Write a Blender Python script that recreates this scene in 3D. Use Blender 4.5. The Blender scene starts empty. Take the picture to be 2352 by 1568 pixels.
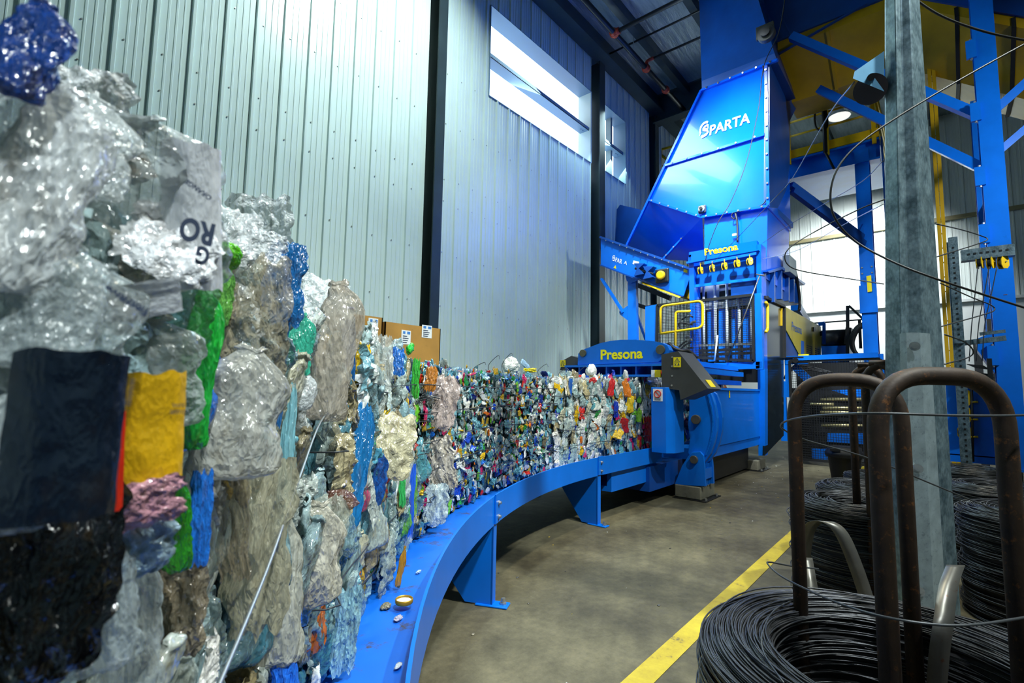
import bpy, math, random
from mathutils import Vector, Matrix, noise
random.seed(7)
sc = bpy.context.scene
COL = sc.collection
# ------------------------------------------------------------------ camera, world, light, exposure
# world frame: X runs along the long wall to the back of the hall, Y points to that wall, Z up, camera 1.5 m above the floor
F, CX, CY, EYE = 1140.0, 1176.0, 784.0, Vector((0, 0, 1.5))
def _r(px, py): return Vector(((px - CX) / F, -(py - CY) / F, -1.0))
_x = _r(2165, 908).normalized()
_z = _r(1430, -10900); _z = (_z - _x * _z.dot(_x)).normalized()
_y = _z.cross(_x)
ROT = Matrix((_x, _y, _z))                       # camera axes -> world axes
cam_d = bpy.data.cameras.new('camera'); cam = bpy.data.objects.new('camera', cam_d); COL.objects.link(cam)
cam.matrix_world = Matrix.Translation(EYE) @ ROT.to_4x4()
cam_d.sensor_fit = 'HORIZONTAL'; cam_d.sensor_width = 36; cam_d.lens = F / 2352 * 36
cam_d.clip_start = 0.02; cam_d.clip_end = 200
cam_d.dof.use_dof = True; cam_d.dof.focus_distance = 3.6; cam_d.dof.aperture_fstop = 9.0
sc.camera = cam
sc.view_settings.view_transform = 'Standard'; sc.view_settings.look = 'None'
sc.view_settings.gamma = 1; sc.view_settings.exposure = -0.2; sc.view_settings.use_curve_mapping = False
sc.cycles.max_bounces = 5; sc.cycles.diffuse_bounces = 3; sc.cycles.glossy_bounces = 2; sc.cycles.adaptive_threshold = 0.02
sc.cycles.transmission_bounces = 3; sc.cycles.transparent_max_bounces = 6
sc.cycles.sample_clamp_indirect = 6.0; sc.cycles.caustics_reflective = False; sc.cycles.caustics_refractive = False
w = bpy.data.worlds.new('world'); sc.world = w; w.use_nodes = True
w.node_tree.nodes['Background'].inputs[0].default_value = (0.10, 0.30, 0.55, 1)
w.node_tree.nodes['Background'].inputs[1].default_value = 0.035
def area(name, loc, target, size, power, color, spread=math.pi):
    l = bpy.data.lights.new(name, 'AREA'); l.shape = 'RECTANGLE'; l.size, l.size_y = size
    l.energy = power; l.color = color; l.spread = spread
    o = bpy.data.objects.new(name, l); COL.objects.link(o); o.location = loc
    o.rotation_euler = (Vector(target) - Vector(loc)).to_track_quat('-Z', 'Y').to_euler()
    return o
# unseen lights added to fill the hall and its machines; the wall windows give their own light
area('fill_light', (5.6, 1.0, 9.5), (4.4, 2.0, 0), (0.5, 0.5), 120, (1.0, 0.93, 0.70), 1.6)
area('fill_light', (5.2, 4.0, 11.0), (3.6, 7.5, 4.2), (0.8, 0.8), 400, (0.86, 1.0, 0.96), 2.1)
area('fill_light', (7.6, 3.3, 10.8), (11.0, 3.7, 6.0), (0.7, 0.7), 300, (0.80, 0.92, 1.0), 0.85)  # added to brighten the hopper front
area('fill_light', (6.2, 0.2, 8.0), (10.3, 3.4, 2.8), (0.5, 0.5), 110, (0.9, 0.97, 1.0), 0.8)  # added to brighten the press portal
area('fill_light', (3.6, -3.2, 8.5), (3.4, 2.4, 1.0), (0.3, 0.3), 170, (0.92, 1.0, 0.95), 1.2)  # added fill on the bale faces from across the aisle
area('fill_light', (-0.5, -3.2, 8.5), (1.0, 1.4, 1.6), (0.4, 0.4), 115, (0.88, 0.97, 1.0), 1.2)  # added fill from beside the camera for the nearest bales
area('fill_light', (8.4, -5.0, 6.5), (12.2, 0.8, 3.8), (0.6, 0.6), 150, (0.9, 0.97, 1.0), 1.6)  # added fill for the trestle, yellow pans and press side
area('fill_light', (20.4, 1.4, 9.0), (24.0, 2.6, 5.2), (1.5, 1.5), 420, (0.93, 1.0, 1.0), 1.7)
area('window_daylight', (9.9, 7.42, 9.2), (7.5, 1.0, 2.0), (4.2, 1.9), 380, (0.64, 0.93, 1.0))
area('window_daylight', (13.5, 7.42, 9.2), (10.5, 3.0, 5.0), (1.2, 1.9), 130, (0.64, 0.93, 1.0))

# ------------------------------------------------------------------ measuring helpers: where a sight line meets a plane of the hall
def ray(px, py): return ROT @ _r(px, py)
def _pl(px, py, ax, v):
    d = ray(px, py); return EYE + d * ((v - EYE[ax]) / d[ax])
def AX(px, py, v): return _pl(px, py, 0, v)
def AY(px, py, v): return _pl(px, py, 1, v)
def AZ(px, py, v): return _pl(px, py, 2, v)
def DP(px, py, d): return EYE + ray(px, py) * d

# ------------------------------------------------------------------ object helpers
def wloc(o):
    v = Vector((0, 0, 0))
    while o is not None: v += o.location; o = o.parent
    return v
def tag(o, label=None, cat=None, group=None, kind=None):
    if label: o['label'] = label
    if cat: o['category'] = cat
    if group: o['group'] = group
    if kind: o['kind'] = kind
    return o
def thing(name, label, cat, loc=(0, 0, 0), group=None):
    o = bpy.data.objects.new(name, None); COL.objects.link(o); o.location = loc; o.empty_display_size = 0.1
    return tag(o, label, cat, group)
def structure(o): o['kind'] = 'structure'; return o
def copy_tree(o, parent=None):
    c = o.copy(); COL.objects.link(c); c.parent = parent
    for ch in list(o.children): copy_tree(ch, c)
    return c
class MB:
    def __init__(s): s.v = []; s.f = []; s.m = []; s.mi = 0; s.sm = []; s.c = []; s.col = None
    def add(s, vs, fs, smooth=False):
        b = len(s.v); s.v += [tuple(p) for p in vs]
        for f in fs: s.f.append([b + i for i in f]); s.m.append(s.mi); s.sm.append(smooth)
        if s.col is not None: s.c += [s.col] * len(vs)
        return s
    def box(s, lo, hi):
        (a, b, c), (d, e, f) = lo, hi
        return s.add([(a,b,c),(d,b,c),(d,e,c),(a,e,c),(a,b,f),(d,b,f),(d,e,f),(a,e,f)],
                     [(0,3,2,1),(4,5,6,7),(0,1,5,4),(1,2,6,5),(2,3,7,6),(3,0,4,7)])
    def prism(s, pts, vec):
        n = len(pts); pts = [Vector(p) for p in pts]; vec = Vector(vec)
        nrm = Vector((0, 0, 0))
        for i in range(n): nrm += pts[i].cross(pts[(i + 1) % n])
        if nrm.dot(vec) > 0: pts = pts[::-1]
        vs = pts + [p + vec for p in pts]
        return s.add(vs, [list(range(n)), list(range(2 * n - 1, n - 1, -1))] + [((i + 1) % n, i, n + i, n + (i + 1) % n) for i in range(n)])
    def bar(s, p, q, a, b, up=(0, 0, 1)):
        p, q = Vector(p), Vector(q); d = (q - p).normalized(); u = Vector(up)
        sx = d.cross(u)
        if sx.length < 1e-4: sx = d.cross(Vector((1, 0, 0)))
        sx.normalize(); uy = sx.cross(d).normalized()
        sx *= a / 2; uy *= b / 2
        vs = [p - sx - uy, p + sx - uy, p + sx + uy, p - sx + uy]; vs += [v + (q - p) for v in vs]
        return s.add(vs, [(0,1,2,3),(7,6,5,4),(0,4,5,1),(1,5,6,2),(2,6,7,3),(3,7,4,0)])
    def tube(s, path, r, n=8, closed=False, cap=True):
        P = [Vector(p) for p in path]; m = len(P); rows = []
        T = []
        for i in range(m):
            a = P[(i - 1) % m] if (closed or i > 0) else P[i]; b = P[(i + 1) % m] if (closed or i < m - 1) else P[i]
            T.append((b - a).normalized())
        u = T[0].orthogonal().normalized()
        vs = []
        for i in range(m):
            u = (u - T[i] * u.dot(T[i]));  u = u.normalized() if u.length > 1e-6 else T[i].orthogonal().normalized()
            v = T[i].cross(u); rr = r[i] if isinstance(r, (list, tuple)) else r
            for k in range(n):
                t = 2 * math.pi * k / n; vs.append(P[i] + (u * math.cos(t) + v * math.sin(t)) * rr)
        fs = []
        for i in range(m if closed else m - 1):
            j = (i + 1) % m
            for k in range(n): fs.append((i*n+k, i*n+(k+1)%n, j*n+(k+1)%n, j*n+k))
        if cap and not closed: fs += [list(range(n))[::-1], list(range((m-1)*n, m*n))]
        return s.add(vs, fs, True)
    def disc(s, c, axis, r, h, n=20):                # solid cylinder starting at c
        c, a = Vector(c), Vector(axis).normalized(); u = a.orthogonal().normalized(); v = a.cross(u)
        ring = [c + (u * math.cos(2*math.pi*k/n) + v * math.sin(2*math.pi*k/n)) * r for k in range(n)]
        return s.prism(ring, a * h)
    def grid(s, fn, nu, nv, smooth=True):
        vs = [fn(i / nu, j / nv) for j in range(nv + 1) for i in range(nu + 1)]
        return s.add(vs, [(j*(nu+1)+i, j*(nu+1)+i+1, (j+1)*(nu+1)+i+1, (j+1)*(nu+1)+i) for j in range(nv) for i in range(nu)], smooth)
    def lathe(s, prof, c, n=20, axis=None):
        c = Vector(c); vs = []; m = len(prof)
        for r, z in prof:
            for k in range(n):
                t = 2*math.pi*k/n; vs.append(c + Vector((r*math.cos(t), r*math.sin(t), z)))
        fs = [(i*n+k, i*n+(k+1)%n, (i+1)*n+(k+1)%n, (i+1)*n+k) for i in range(m-1) for k in range(n)]
        return s.add(vs, fs, True)
    def mesh(s, name, mats, off=Vector((0, 0, 0))):
        me = bpy.data.meshes.new(name)
        me.from_pydata([tuple(Vector(v) - off) for v in s.v], [], s.f)
        for m in (mats if isinstance(mats, (list, tuple)) else [mats]): me.materials.append(m)
        me.polygons.foreach_set('material_index', s.m); me.polygons.foreach_set('use_smooth', s.sm)
        if s.c:
            a = me.color_attributes.new('Col', 'FLOAT_COLOR', 'POINT')
            a.data.foreach_set('color', [x for c in s.c for x in c])
        me.update(); return me
    def build(s, name, mats, parent=None, bevel=0):
        off = wloc(parent) if parent is not None else Vector((0, 0, 0))
        o = bpy.data.objects.new(name, s.mesh(name, mats, off)); COL.objects.link(o); o.parent = parent
        if bevel:
            b = o.modifiers.new('bevel', 'BEVEL'); b.width = bevel; b.segments = 2; b.limit_method = 'ANGLE'; b.angle_limit = 0.6
        return o
def text(name, string, mat, parent, o, xv, yv, bold=0.0, shear=0.0, depth=0.004, flip=False):
    """lettering whose bounding box fills the parallelogram o, o+xv, o+yv on a surface"""
    cu = bpy.data.curves.new('t', 'FONT'); cu.body = string; cu.size = 1; cu.offset = bold; cu.shear = shear; cu.resolution_u = 4
    t = bpy.data.objects.new('t', cu); COL.objects.link(t)
    dg = bpy.context.evaluated_depsgraph_get(); me = bpy.data.meshes.new_from_object(t.evaluated_get(dg))
    bpy.data.objects.remove(t); bpy.data.curves.remove(cu)
    xs = [v.co.x for v in me.vertices]; ys = [v.co.y for v in me.vertices]
    x0, x1, y0, y1 = min(xs), max(xs), min(ys), max(ys)
    o, xv, yv = Vector(o), Vector(xv), Vector(yv); n = xv.cross(yv).normalized() * depth
    off = wloc(parent)
    vs = [o + xv * ((v.co.x - x0) / (x1 - x0)) + yv * ((v.co.y - y0) / (y1 - y0)) + n - off for v in me.vertices]
    fs = [list(p.vertices) for p in me.polygons]; bpy.data.meshes.remove(me)
    m2 = bpy.data.meshes.new(name); m2.from_pydata([tuple(v) for v in vs], [], fs); m2.materials.append(mat)
    ob = bpy.data.objects.new(name, m2); COL.objects.link(ob); ob.parent = parent
    return ob
def smooth_path(pts, n=8):
    P = [Vector(p) for p in pts]; P = [P[0]*2-P[1]] + P + [P[-1]*2-P[-2]]; out = []
    for i in range(1, len(P) - 2):
        a, b, c, d = P[i-1:i+3]
        for k in range(n):
            t = k / n; out.append(0.5*((2*b)+(c-a)*t+(2*a-5*b+4*c-d)*t*t+(3*b-a-3*c+d)*t*t*t))
    out.append(P[-2]); return out
def round_path(pts, r, n=6):                          # polyline with rounded corners
    P = [Vector(p) for p in pts]; out = [P[0]]
    for i in range(1, len(P) - 1):
        a = (P[i-1]-P[i]).normalized(); b = (P[i+1]-P[i]).normalized()
        s, e = P[i] + a*r, P[i] + b*r
        for k in range(n + 1):
            t = k / n; out.append(s*(1-t)**2 + P[i]*2*t*(1-t) + e*t*t)
    out.append(P[-1]); return out

# ------------------------------------------------------------------ materials
def nodes(name):
    m = bpy.data.materials.new(name); m.use_nodes = True; nt = m.node_tree; b = nt.nodes['Principled BSDF']
    return m, nt, b
def link(nt, a, b): nt.links.new(a, b)
def tex(nt, kind, scale, coord='Object', stretch=None, detail=6, rough=0.6):
    tc = nt.nodes.new('ShaderNodeTexCoord'); out = tc.outputs[coord]
    if stretch:
        mp = nt.nodes.new('ShaderNodeMapping'); mp.inputs['Scale'].default_value = stretch; link(nt, out, mp.inputs[0]); out = mp.outputs[0]
    n = nt.nodes.new('ShaderNodeTex' + kind); n.inputs['Scale'].default_value = scale
    if kind == 'Noise': n.inputs['Detail'].default_value = detail; n.inputs['Roughness'].default_value = rough
    link(nt, out, n.inputs['Vector']); return n
def ramp(nt, src, stops):
    r = nt.nodes.new('ShaderNodeValToRGB'); link(nt, src, r.inputs[0]); e = r.color_ramp.elements
    while len(e) < len(stops): e.new(0.5)
    for k, (p, c) in enumerate(stops): e[k].position = p; e[k].color = (*c, 1) if len(c) == 3 else c
    return r
def mix(nt, fac, a, b, mode='MIX'):
    m = nt.nodes.new('ShaderNodeMix'); m.data_type = 'RGBA'; m.blend_type = mode
    for sock, val in ((m.inputs[0], fac), (m.inputs[6], a), (m.inputs[7], b)):
        if isinstance(val, (int, float)): sock.default_value = val
        elif isinstance(val, tuple): sock.default_value = (*val, 1) if len(val) == 3 else val
        else: link(nt, val, sock)
    return m.outputs[2]
def bump(nt, b, src, strength, dist=0.01):
    n = nt.nodes.new('ShaderNodeBump'); n.inputs['Strength'].default_value = strength; n.inputs['Distance'].default_value = dist
    link(nt, src, n.inputs['Height']); link(nt, n.outputs[0], b.inputs['Normal'])
def plain(name, c, rough=0.5, metal=0.0, var=0.0, scale=6, dirt=None, dirt_at=(0.58, 0.7), stretch=None, bmp=0, coat=0, spec=0.5):
    m, nt, b = nodes(name)
    b.inputs['Base Color'].default_value = (*c, 1); b.inputs['Roughness'].default_value = rough; b.inputs['Metallic'].default_value = metal
    b.inputs['Coat Weight'].default_value = coat; b.inputs['Specular IOR Level'].default_value = spec
    if var or dirt:
        n = tex(nt, 'Noise', scale, stretch=stretch)
        d = tuple(x * (1 - var) for x in c)
        col = ramp(nt, n.outputs[0], [(0.3, d), (0.7, c)]).outputs[0]
        if dirt:
            n2 = tex(nt, 'Noise', scale * 2.3, stretch=stretch, detail=10, rough=0.75)
            col = mix(nt, ramp(nt, n2.outputs[0], [(dirt_at[0], (0, 0, 0)), (dirt_at[1], (1, 1, 1))]).outputs[0], col, dirt)
        link(nt, col, b.inputs['Base Color'])
        if bmp: bump(nt, b, n.outputs[0], bmp)
    return m
BLUE = plain('blue_paint', (0.002, 0.175, 0.80), 0.33, 0, 0.22, 1.6, (0.004, 0.03, 0.09), (0.66, 0.8), coat=0.08, spec=0.35)
BLUE2 = plain('blue_paint_hopper', (0.001, 0.125, 0.90), 0.19, 0, 0.2, 0.8, (0.004, 0.05, 0.2), (0.72, 0.9), coat=0.3)
NAVY = plain('blue_paint_dark', (0.003, 0.07, 0.36), 0.35, 0, 0.3, 2)
YELLOW = plain('yellow_paint', (0.82, 0.52, 0.004), 0.4, 0, 0.25, 4, (0.16, 0.1, 0.02), (0.64, 0.75))
PANYEL = plain('yellow_pan', (0.62, 0.36, 0.002), 0.42, 0, 0.35, 1.2, (0.08, 0.05, 0.01), (0.68, 0.85))
COVERYEL = plain('yellow_cover', (0.62, 0.50, 0.02), 0.4, 0, 0.3, 2, (0.25, 0.19, 0.02), (0.6, 0.75), stretch=(1, 1, 0.15))
LETTER_Y = plain('yellow_letters', (0.95, 0.86, 0.0), 0.4)
LETTER_W = plain('white_letters', (0.9, 0.95, 0.97), 0.4)
LETTER_B = plain('blue_letters', (0.05, 0.14, 0.42), 0.5)
LINER = plain('liner_panel', (0.64, 0.78, 0.755), 0.22, 0, 0.08, 1.2, spec=0.6)
LINERB = plain('liner_panel_back', (0.78, 0.84, 0.82), 0.4, 0, 0.06, 1.2)
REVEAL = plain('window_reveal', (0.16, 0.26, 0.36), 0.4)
DARKST = plain('dark_primer_steel', (0.028, 0.05, 0.06), 0.4, 0, 0.3, 2)
BLACKST = plain('black_steel', (0.012, 0.013, 0.014), 0.45, 0, 0.3, 8, (0.05, 0.05, 0.05), (0.6, 0.72))
HOODGREY = plain('grey_hood', (0.05, 0.052, 0.05), 0.5, 0, 0.3, 3)
BLACKRUB = plain('black_rubber', (0.01, 0.01, 0.011), 0.5)
STEEL = plain('bare_steel', (0.55, 0.56, 0.54), 0.3, 0.8, 0.3, 8, (0.12, 0.1, 0.07), (0.6, 0.75))
SILVER = plain('silver_plate', (0.62, 0.68, 0.68), 0.38, 0.15, 0.3, 6, (0.2, 0.22, 0.22), (0.62, 0.75))
WIREM = plain('annealed_wire', (0.085, 0.088, 0.095), 0.36, 0.6, 0.4, 30)
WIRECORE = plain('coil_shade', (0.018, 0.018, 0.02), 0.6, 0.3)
THINWIRE = plain('loose_wire_steel', (0.06, 0.065, 0.07), 0.4, 0.5)
PALEWIRE = plain('pale_wire', (0.4, 0.43, 0.45), 0.35, 0.6)
STRAP = plain('strap_steel', (0.14, 0.135, 0.12), 0.38, 0.6, 0.3, 9, (0.12, 0.045, 0.02), (0.6, 0.68))
RUST = plain('rusty_pipe', (0.048, 0.027, 0.015), 0.6, 0.25, 0.55, 14, (0.24, 0.09, 0.02), (0.56, 0.7), bmp=0.25)
PIPEM = plain('sprinkler_pipe_black', (0.012, 0.016, 0.02), 0.35, 0.2)
REDFIT = plain('red_fitting', (0.45, 0.045, 0.015), 0.45)
CONCBLOCK = plain('concrete_block', (0.20, 0.19, 0.14), 0.75, 0, 0.4, 6, (0.07, 0.06, 0.04), (0.55, 0.7), bmp=0.3)
CARD = plain('cardboard', (0.48, 0.25, 0.05), 0.8, 0, 0.2, 5, (0.3, 0.15, 0.03), (0.62, 0.7))
PAPER = plain('white_label_paper', (0.8, 0.84, 0.86), 0.6)
INK = plain('label_ink', (0.03, 0.05, 0.1), 0.7)
INKB = plain('label_ink_blue', (0.05, 0.22, 0.6), 0.7)
SIGNY = plain('warning_yellow', (0.85, 0.68, 0.0), 0.5)
REDP = plain('red_plastic', (0.6, 0.03, 0.01), 0.4)
GREYBOX = plain('grey_enclosure', (0.22, 0.27, 0.28), 0.5, 0, 0.15, 4)
ROOFFOIL, _nt, _b = nodes('roof_foil')
_n = tex(_nt, 'Noise', 3.0, stretch=(0.35, 2.2, 1), detail=8); link(_nt, ramp(_nt, _n.outputs[0], [(0.3, (0.20, 0.27, 0.31)), (0.7, (0.42, 0.5, 0.53))]).outputs[0], _b.inputs['Base Color'])
_b.inputs['Roughness'].default_value = 0.33; _b.inputs['Metallic'].default_value = 0.35; bump(_nt, _b, _n.outputs[0], 0.9, 0.06)
GALV, _nt, _b = nodes('galvanised_steel')
_v = tex(_nt, 'Voronoi', 55, stretch=(1, 1, 0.6)); _n = tex(_nt, 'Noise', 9, detail=9, rough=0.7)
_c = mix(_nt, 0.55, ramp(_nt, _v.outputs['Distance'], [(0.0, (0.24, 0.36, 0.42)), (0.7, (0.07, 0.12, 0.15))]).outputs[0], ramp(_nt, _n.outputs[0], [(0.38, (0.06, 0.10, 0.12)), (0.62, (0.34, 0.45, 0.49))]).outputs[0])
link(_nt, _c, _b.inputs['Base Color']); _b.inputs['Metallic'].default_value = 0.55; _b.inputs['Roughness'].default_value = 0.42; bump(_nt, _b, _n.outputs[0], 0.15)
GALVLIGHT = plain('galvanised_channel', (0.36, 0.45, 0.48), 0.4, 0.4, 0.35, 14, (0.12, 0.16, 0.18), (0.55, 0.7))
FLOORM, _nt, _b = nodes('concrete_floor')
_n = tex(_nt, 'Noise', 0.9, detail=12, rough=0.7); _n2 = tex(_nt, 'Noise', 7, detail=12, rough=0.8); _n3 = tex(_nt, 'Noise', 60, detail=4)
_c = ramp(_nt, _n.outputs[0], [(0.33, (0.06, 0.052, 0.032)), (0.5, (0.125, 0.11, 0.066)), (0.68, (0.21, 0.185, 0.112))]).outputs[0]
_c = mix(_nt, 0.75, _c, ramp(_nt, _n2.outputs[0], [(0.3, (0.3, 0.3, 0.3)), (0.55, (0.85, 0.85, 0.85)), (0.75, (1.35, 1.3, 1.2))]).outputs[0], 'MULTIPLY')
_c = mix(_nt, ramp(_nt, _n3.outputs[0], [(0.70, (0, 0, 0)), (0.78, (1, 1, 1))]).outputs[0], _c, (0.32, 0.3, 0.24))
link(_nt, _c, _b.inputs['Base Color']); _b.inputs['Roughness'].default_value = 0.62; _b.inputs['Specular IOR Level'].default_value = 0.3; bump(_nt, _b, _n2.outputs[0], 0.15)
LINEM, _nt, _b = nodes('floor_line_paint')
_n = tex(_nt, 'Noise', 5, detail=12, rough=0.75)
link(_nt, ramp(_nt, _n.outputs[0], [(0.34, (0.10, 0.085, 0.04)), (0.40, (0.42, 0.31, 0.012)), (0.7, (0.60, 0.47, 0.02))]).outputs[0], _b.inputs['Base Color']); _b.inputs['Roughness'].default_value = 0.55
PANE, _nt, _b = nodes('daylight_panel')
_b.inputs['Base Color'].default_value = (0.8, 0.9, 1, 1); _b.inputs['Emission Color'].default_value = (0.80, 0.92, 1, 1); _b.inputs['Emission Strength'].default_value = 2.2
LENS, _nt, _b = nodes('lamp_lens')
_b.inputs['Emission Color'].default_value = (1, 0.98, 0.9, 1); _b.inputs['Emission Strength'].default_value = 0.9
# baled plastic: colour from the object (single pieces) or from a per-piece attribute (the packed mass)
def plastic(name, attr, rough=0.15, metal=0.0, dirty=0.6, alpha=False, streak=(1, 1, 0.55), bmp=0.30, var=0.65):
    m, nt, b = nodes(name)
    if attr:
        s = nt.nodes.new('ShaderNodeAttribute'); s.attribute_name = 'Col'; colr = s.outputs['Color']; al = s.outputs['Alpha']
        tc = nt.nodes.new('ShaderNodeTexCoord'); vec = tc.outputs['Object']; sc_ = 22.0
    else:
        s = nt.nodes.new('ShaderNodeObjectInfo'); colr = s.outputs['Color']; al = s.outputs['Alpha']
        tc = nt.nodes.new('ShaderNodeTexCoord'); ad = nt.nodes.new('ShaderNodeVectorMath'); ad.operation = 'ADD'
        mu = nt.nodes.new('ShaderNodeMath'); mu.operation = 'MULTIPLY'; mu.inputs[1].default_value = 37.0
        link(nt, s.outputs['Random'], mu.inputs[0]); link(nt, tc.outputs['Object'], ad.inputs[0]); link(nt, mu.outputs[0], ad.inputs[1]); vec = ad.outputs[0]; sc_ = 3.0
    mp = nt.nodes.new('ShaderNodeMapping'); mp.inputs['Scale'].default_value = streak; link(nt, vec, mp.inputs[0])
    def nz(scale, det, rgh, v, typ='FBM', dist=0.0):
        n = nt.nodes.new('ShaderNodeTexNoise'); n.noise_type = typ; n.inputs['Scale'].default_value = scale; n.inputs['Detail'].default_value = det
        n.inputs['Roughness'].default_value = rgh; n.inputs['Distortion'].default_value = dist; link(nt, v, n.inputs['Vector']); return n
    n = nz(sc_ * (1.5 if attr else 2.2), 8, 0.65, mp.outputs[0], dist=0.6); n2 = nz(sc_ * 0.7, 9, 0.72, vec); n3 = nz(sc_ * 6, 3, 0.6, vec)
    # crumple height: two sizes of facets with sharp creases between them
    wob = nz(sc_ * 1.2, 3, 0.5, vec); av = nt.nodes.new('ShaderNodeVectorMath'); av.operation = 'MULTIPLY_ADD'; av.inputs[1].default_value = (0.35 / sc_ * 3,) * 3
    link(nt, wob.outputs['Color'], av.inputs[0]); link(nt, mp.outputs[0], av.inputs[2])
    def vor(scale):
        v = nt.nodes.new('ShaderNodeTexVoronoi'); v.feature = 'F1'; v.inputs['Scale'].default_value = scale; link(nt, av.outputs[0], v.inputs['Vector']); return v.outputs['Distance']
    hsum = nt.nodes.new('ShaderNodeMath'); hsum.operation = 'MULTIPLY_ADD'; hsum.inputs[1].default_value = 0.4
    link(nt, vor(sc_ * 3.4), hsum.inputs[0]); link(nt, vor(sc_ * 1.15), hsum.inputs[2])
    shade = ramp(nt, n.outputs[0], [(0.28, (0.40, 0.42, 0.42)), (0.5, (0.95, 0.95, 0.95)), (0.70, (1.55, 1.55, 1.55))]).outputs[0]
    col = mix(nt, var, colr, shade, 'MULTIPLY')
    dm = ramp(nt, n2.outputs[0], [(0.53, (0, 0, 0)), (0.70, (dirty, dirty, dirty))]).outputs[0]
    col = mix(nt, dm, col, (0.12, 0.075, 0.022))
    col = mix(nt, ramp(nt, n3.outputs[0], [(0.70, (0, 0, 0)), (0.76, (dirty, dirty, dirty))]).outputs[0], col, (0.05, 0.03, 0.012))
    link(nt, col, b.inputs['Base Color']); b.inputs['Roughness'].default_value = rough; b.inputs['Metallic'].default_value = metal
    b.inputs['Specular IOR Level'].default_value = 0.9
    if alpha:                                          # thin clear plastic: more opaque where it is seen edge on or creased
        lw_ = nt.nodes.new('ShaderNodeLayerWeight'); lw_.inputs[0].default_value = 0.5
        mx = nt.nodes.new('ShaderNodeMath'); mx.operation = 'MAXIMUM'; link(nt, lw_.outputs['Facing'], mx.inputs[0]); link(nt, al, mx.inputs[1]); link(nt, mx.outputs[0], b.inputs['Alpha'])
    bp = nt.nodes.new('ShaderNodeBump'); bp.inputs['Strength'].default_value = bmp; bp.inputs['Distance'].default_value = 0.02 if attr else 0.12
    link(nt, hsum.outputs[0], bp.inputs['Height']); link(nt, bp.outputs[0], b.inputs['Normal'])
    return m
P_OBJ = plastic('baled_plastic', False, alpha=True)
P_MASS = plastic('packed_plastic', True)
P_CLEAN = plastic('clean_label_film', False, 0.22, dirty=0.12, streak=(1, 1, 1), bmp=0.10, var=0.25)
C_OBJ = plastic('crushed_can_metal', False, 0.14, 0.45, 0.25)
C_MASS = plastic('packed_cans', True, 0.14, 0.4, 0.3)
# ------------------------------------------------------------------ the building shell
WY = 7.5
CEIL = 12.0
def rib_profile(a0, a1, period=0.405, phase=0.69):
    """(position, depth) pairs of the liner sheet between a0 and a1"""
    pts = [(0.0, 0), (0.030, 0), (0.042, .034), (0.078, .034), (0.090, 0), (0.165, 0), (0.172, .008), (0.192, .008), (0.199, 0),
           (0.255, 0), (0.262, .008), (0.282, .008), (0.289, 0), (0.345, 0), (0.350, .006), (0.362, .006), (0.367, 0)]
    out = [(a0, 0.0)]; k = math.floor((a0 - phase) / period)
    while phase + k * period < a1:
        for d, h in pts:
            p = phase + k * period + d - 0.06
            if a0 < p < a1: out.append((p, h))
        k += 1
    out.append((a1, 0.0)); return out
def liner(mb, axis, a0, a1, z0, z1, plane, sign, period=0.405):
    pr = rib_profile(a0, a1, period); vs = []
    for z in (z0, z1):
        for p, h in pr: vs.append((p, plane + sign * h, z) if axis == 0 else (plane + sign * h, p, z))
    n = len(pr); mb.add(vs, [(i, i + 1, n + i + 1, n + i) for i in range(n - 1)])
W1 = (7.70, 12.04, 8.11, 10.28); W2 = (12.80, 14.13, 8.15, 10.25)
mb = MB()
liner(mb, 0, -3.0, 5.95, 0, CEIL, WY, -1)
liner(mb, 0, 6.32, W1[0], 0, CEIL, WY, -1)
liner(mb, 0, W1[0], W1[1], 0, W1[2], WY, -1); liner(mb, 0, W1[0], W1[1], W1[3], CEIL, WY, -1)
liner(mb, 0, W2[0], W2[1], 0, W2[2], WY, -1); liner(mb, 0, W2[0], W2[1], W2[3], CEIL, WY, -1)
liner(mb, 0, W2[1], 15.95, 0, CEIL, WY, -1); liner(mb, 0, 16.53, 24, 0, CEIL, WY, -1)
for x0, x1 in ((5.95, 6.32), (12.04, 12.80), (15.95, 16.53)):       # gaps where the frame columns stand
    mb.box((x0 - .02, WY + 0.55, 0), (x1 + .02, WY + 0.6, CEIL))
    mb.box((x0 - .004, WY - .003, 0), (x0, WY + .55, CEIL)); mb.box((x1, WY - .003, 0), (x1 + .004, WY + .55, CEIL))
mb.mi = 1
rs = random.Random(3)
for z in (3.1, 4.17, 5.23, 5.72, 6.9, 8.0):                           # screw heads along the girts
    k = 0
    while 0.69 + k * 0.405 < 12:
        x = 0.69 + k * 0.405 + 0.09
        k += 1
        if 5.9 < x < 6.35: continue
        if z == 8.0 and x > 7.6: continue
        mb.disc((x, WY + .001, z + rs.uniform(-.03, .03)), (0, -1, 0), 0.010, 0.012, 6)
structure(mb.build('wall_left', [LINER, STEEL]))
mb = MB(); liner(mb, 1, -10, 7.5, 4.9, CEIL, 24.0, -1)
mb.mi = 1; mb.box((24.0, -10, 0), (24.2, 7.5, 4.9)); mb.box((23.86, -10, 4.86), (24.0, 7.5, 4.96)); mb.mi = 2
for z in (8.0,): mb.box((23.84, -10, z - .07), (23.96, 7.5, z + .07))
structure(mb.build('wall_back', [LINERB, plain('white_block_wall', (0.75, 0.78, 0.78), 0.6, 0, .08, 2), plain('tan_girt', (0.30, 0.26, 0.14), 0.5)]))
mb = MB(); mb.box((-6, -12, -0.2), (24.2, 8.2, 0)); structure(mb.build('floor', FLOORM))
mb = MB(); mb.box((-6, -12, CEIL), (24.2, 8.2, CEIL + .15)); structure(mb.build('ceiling', ROOFFOIL))
mb = MB(); liner(mb, 1, -12, 7.5, 0, CEIL, -5.9, 1); structure(mb.build('wall_front', LINER))
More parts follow.
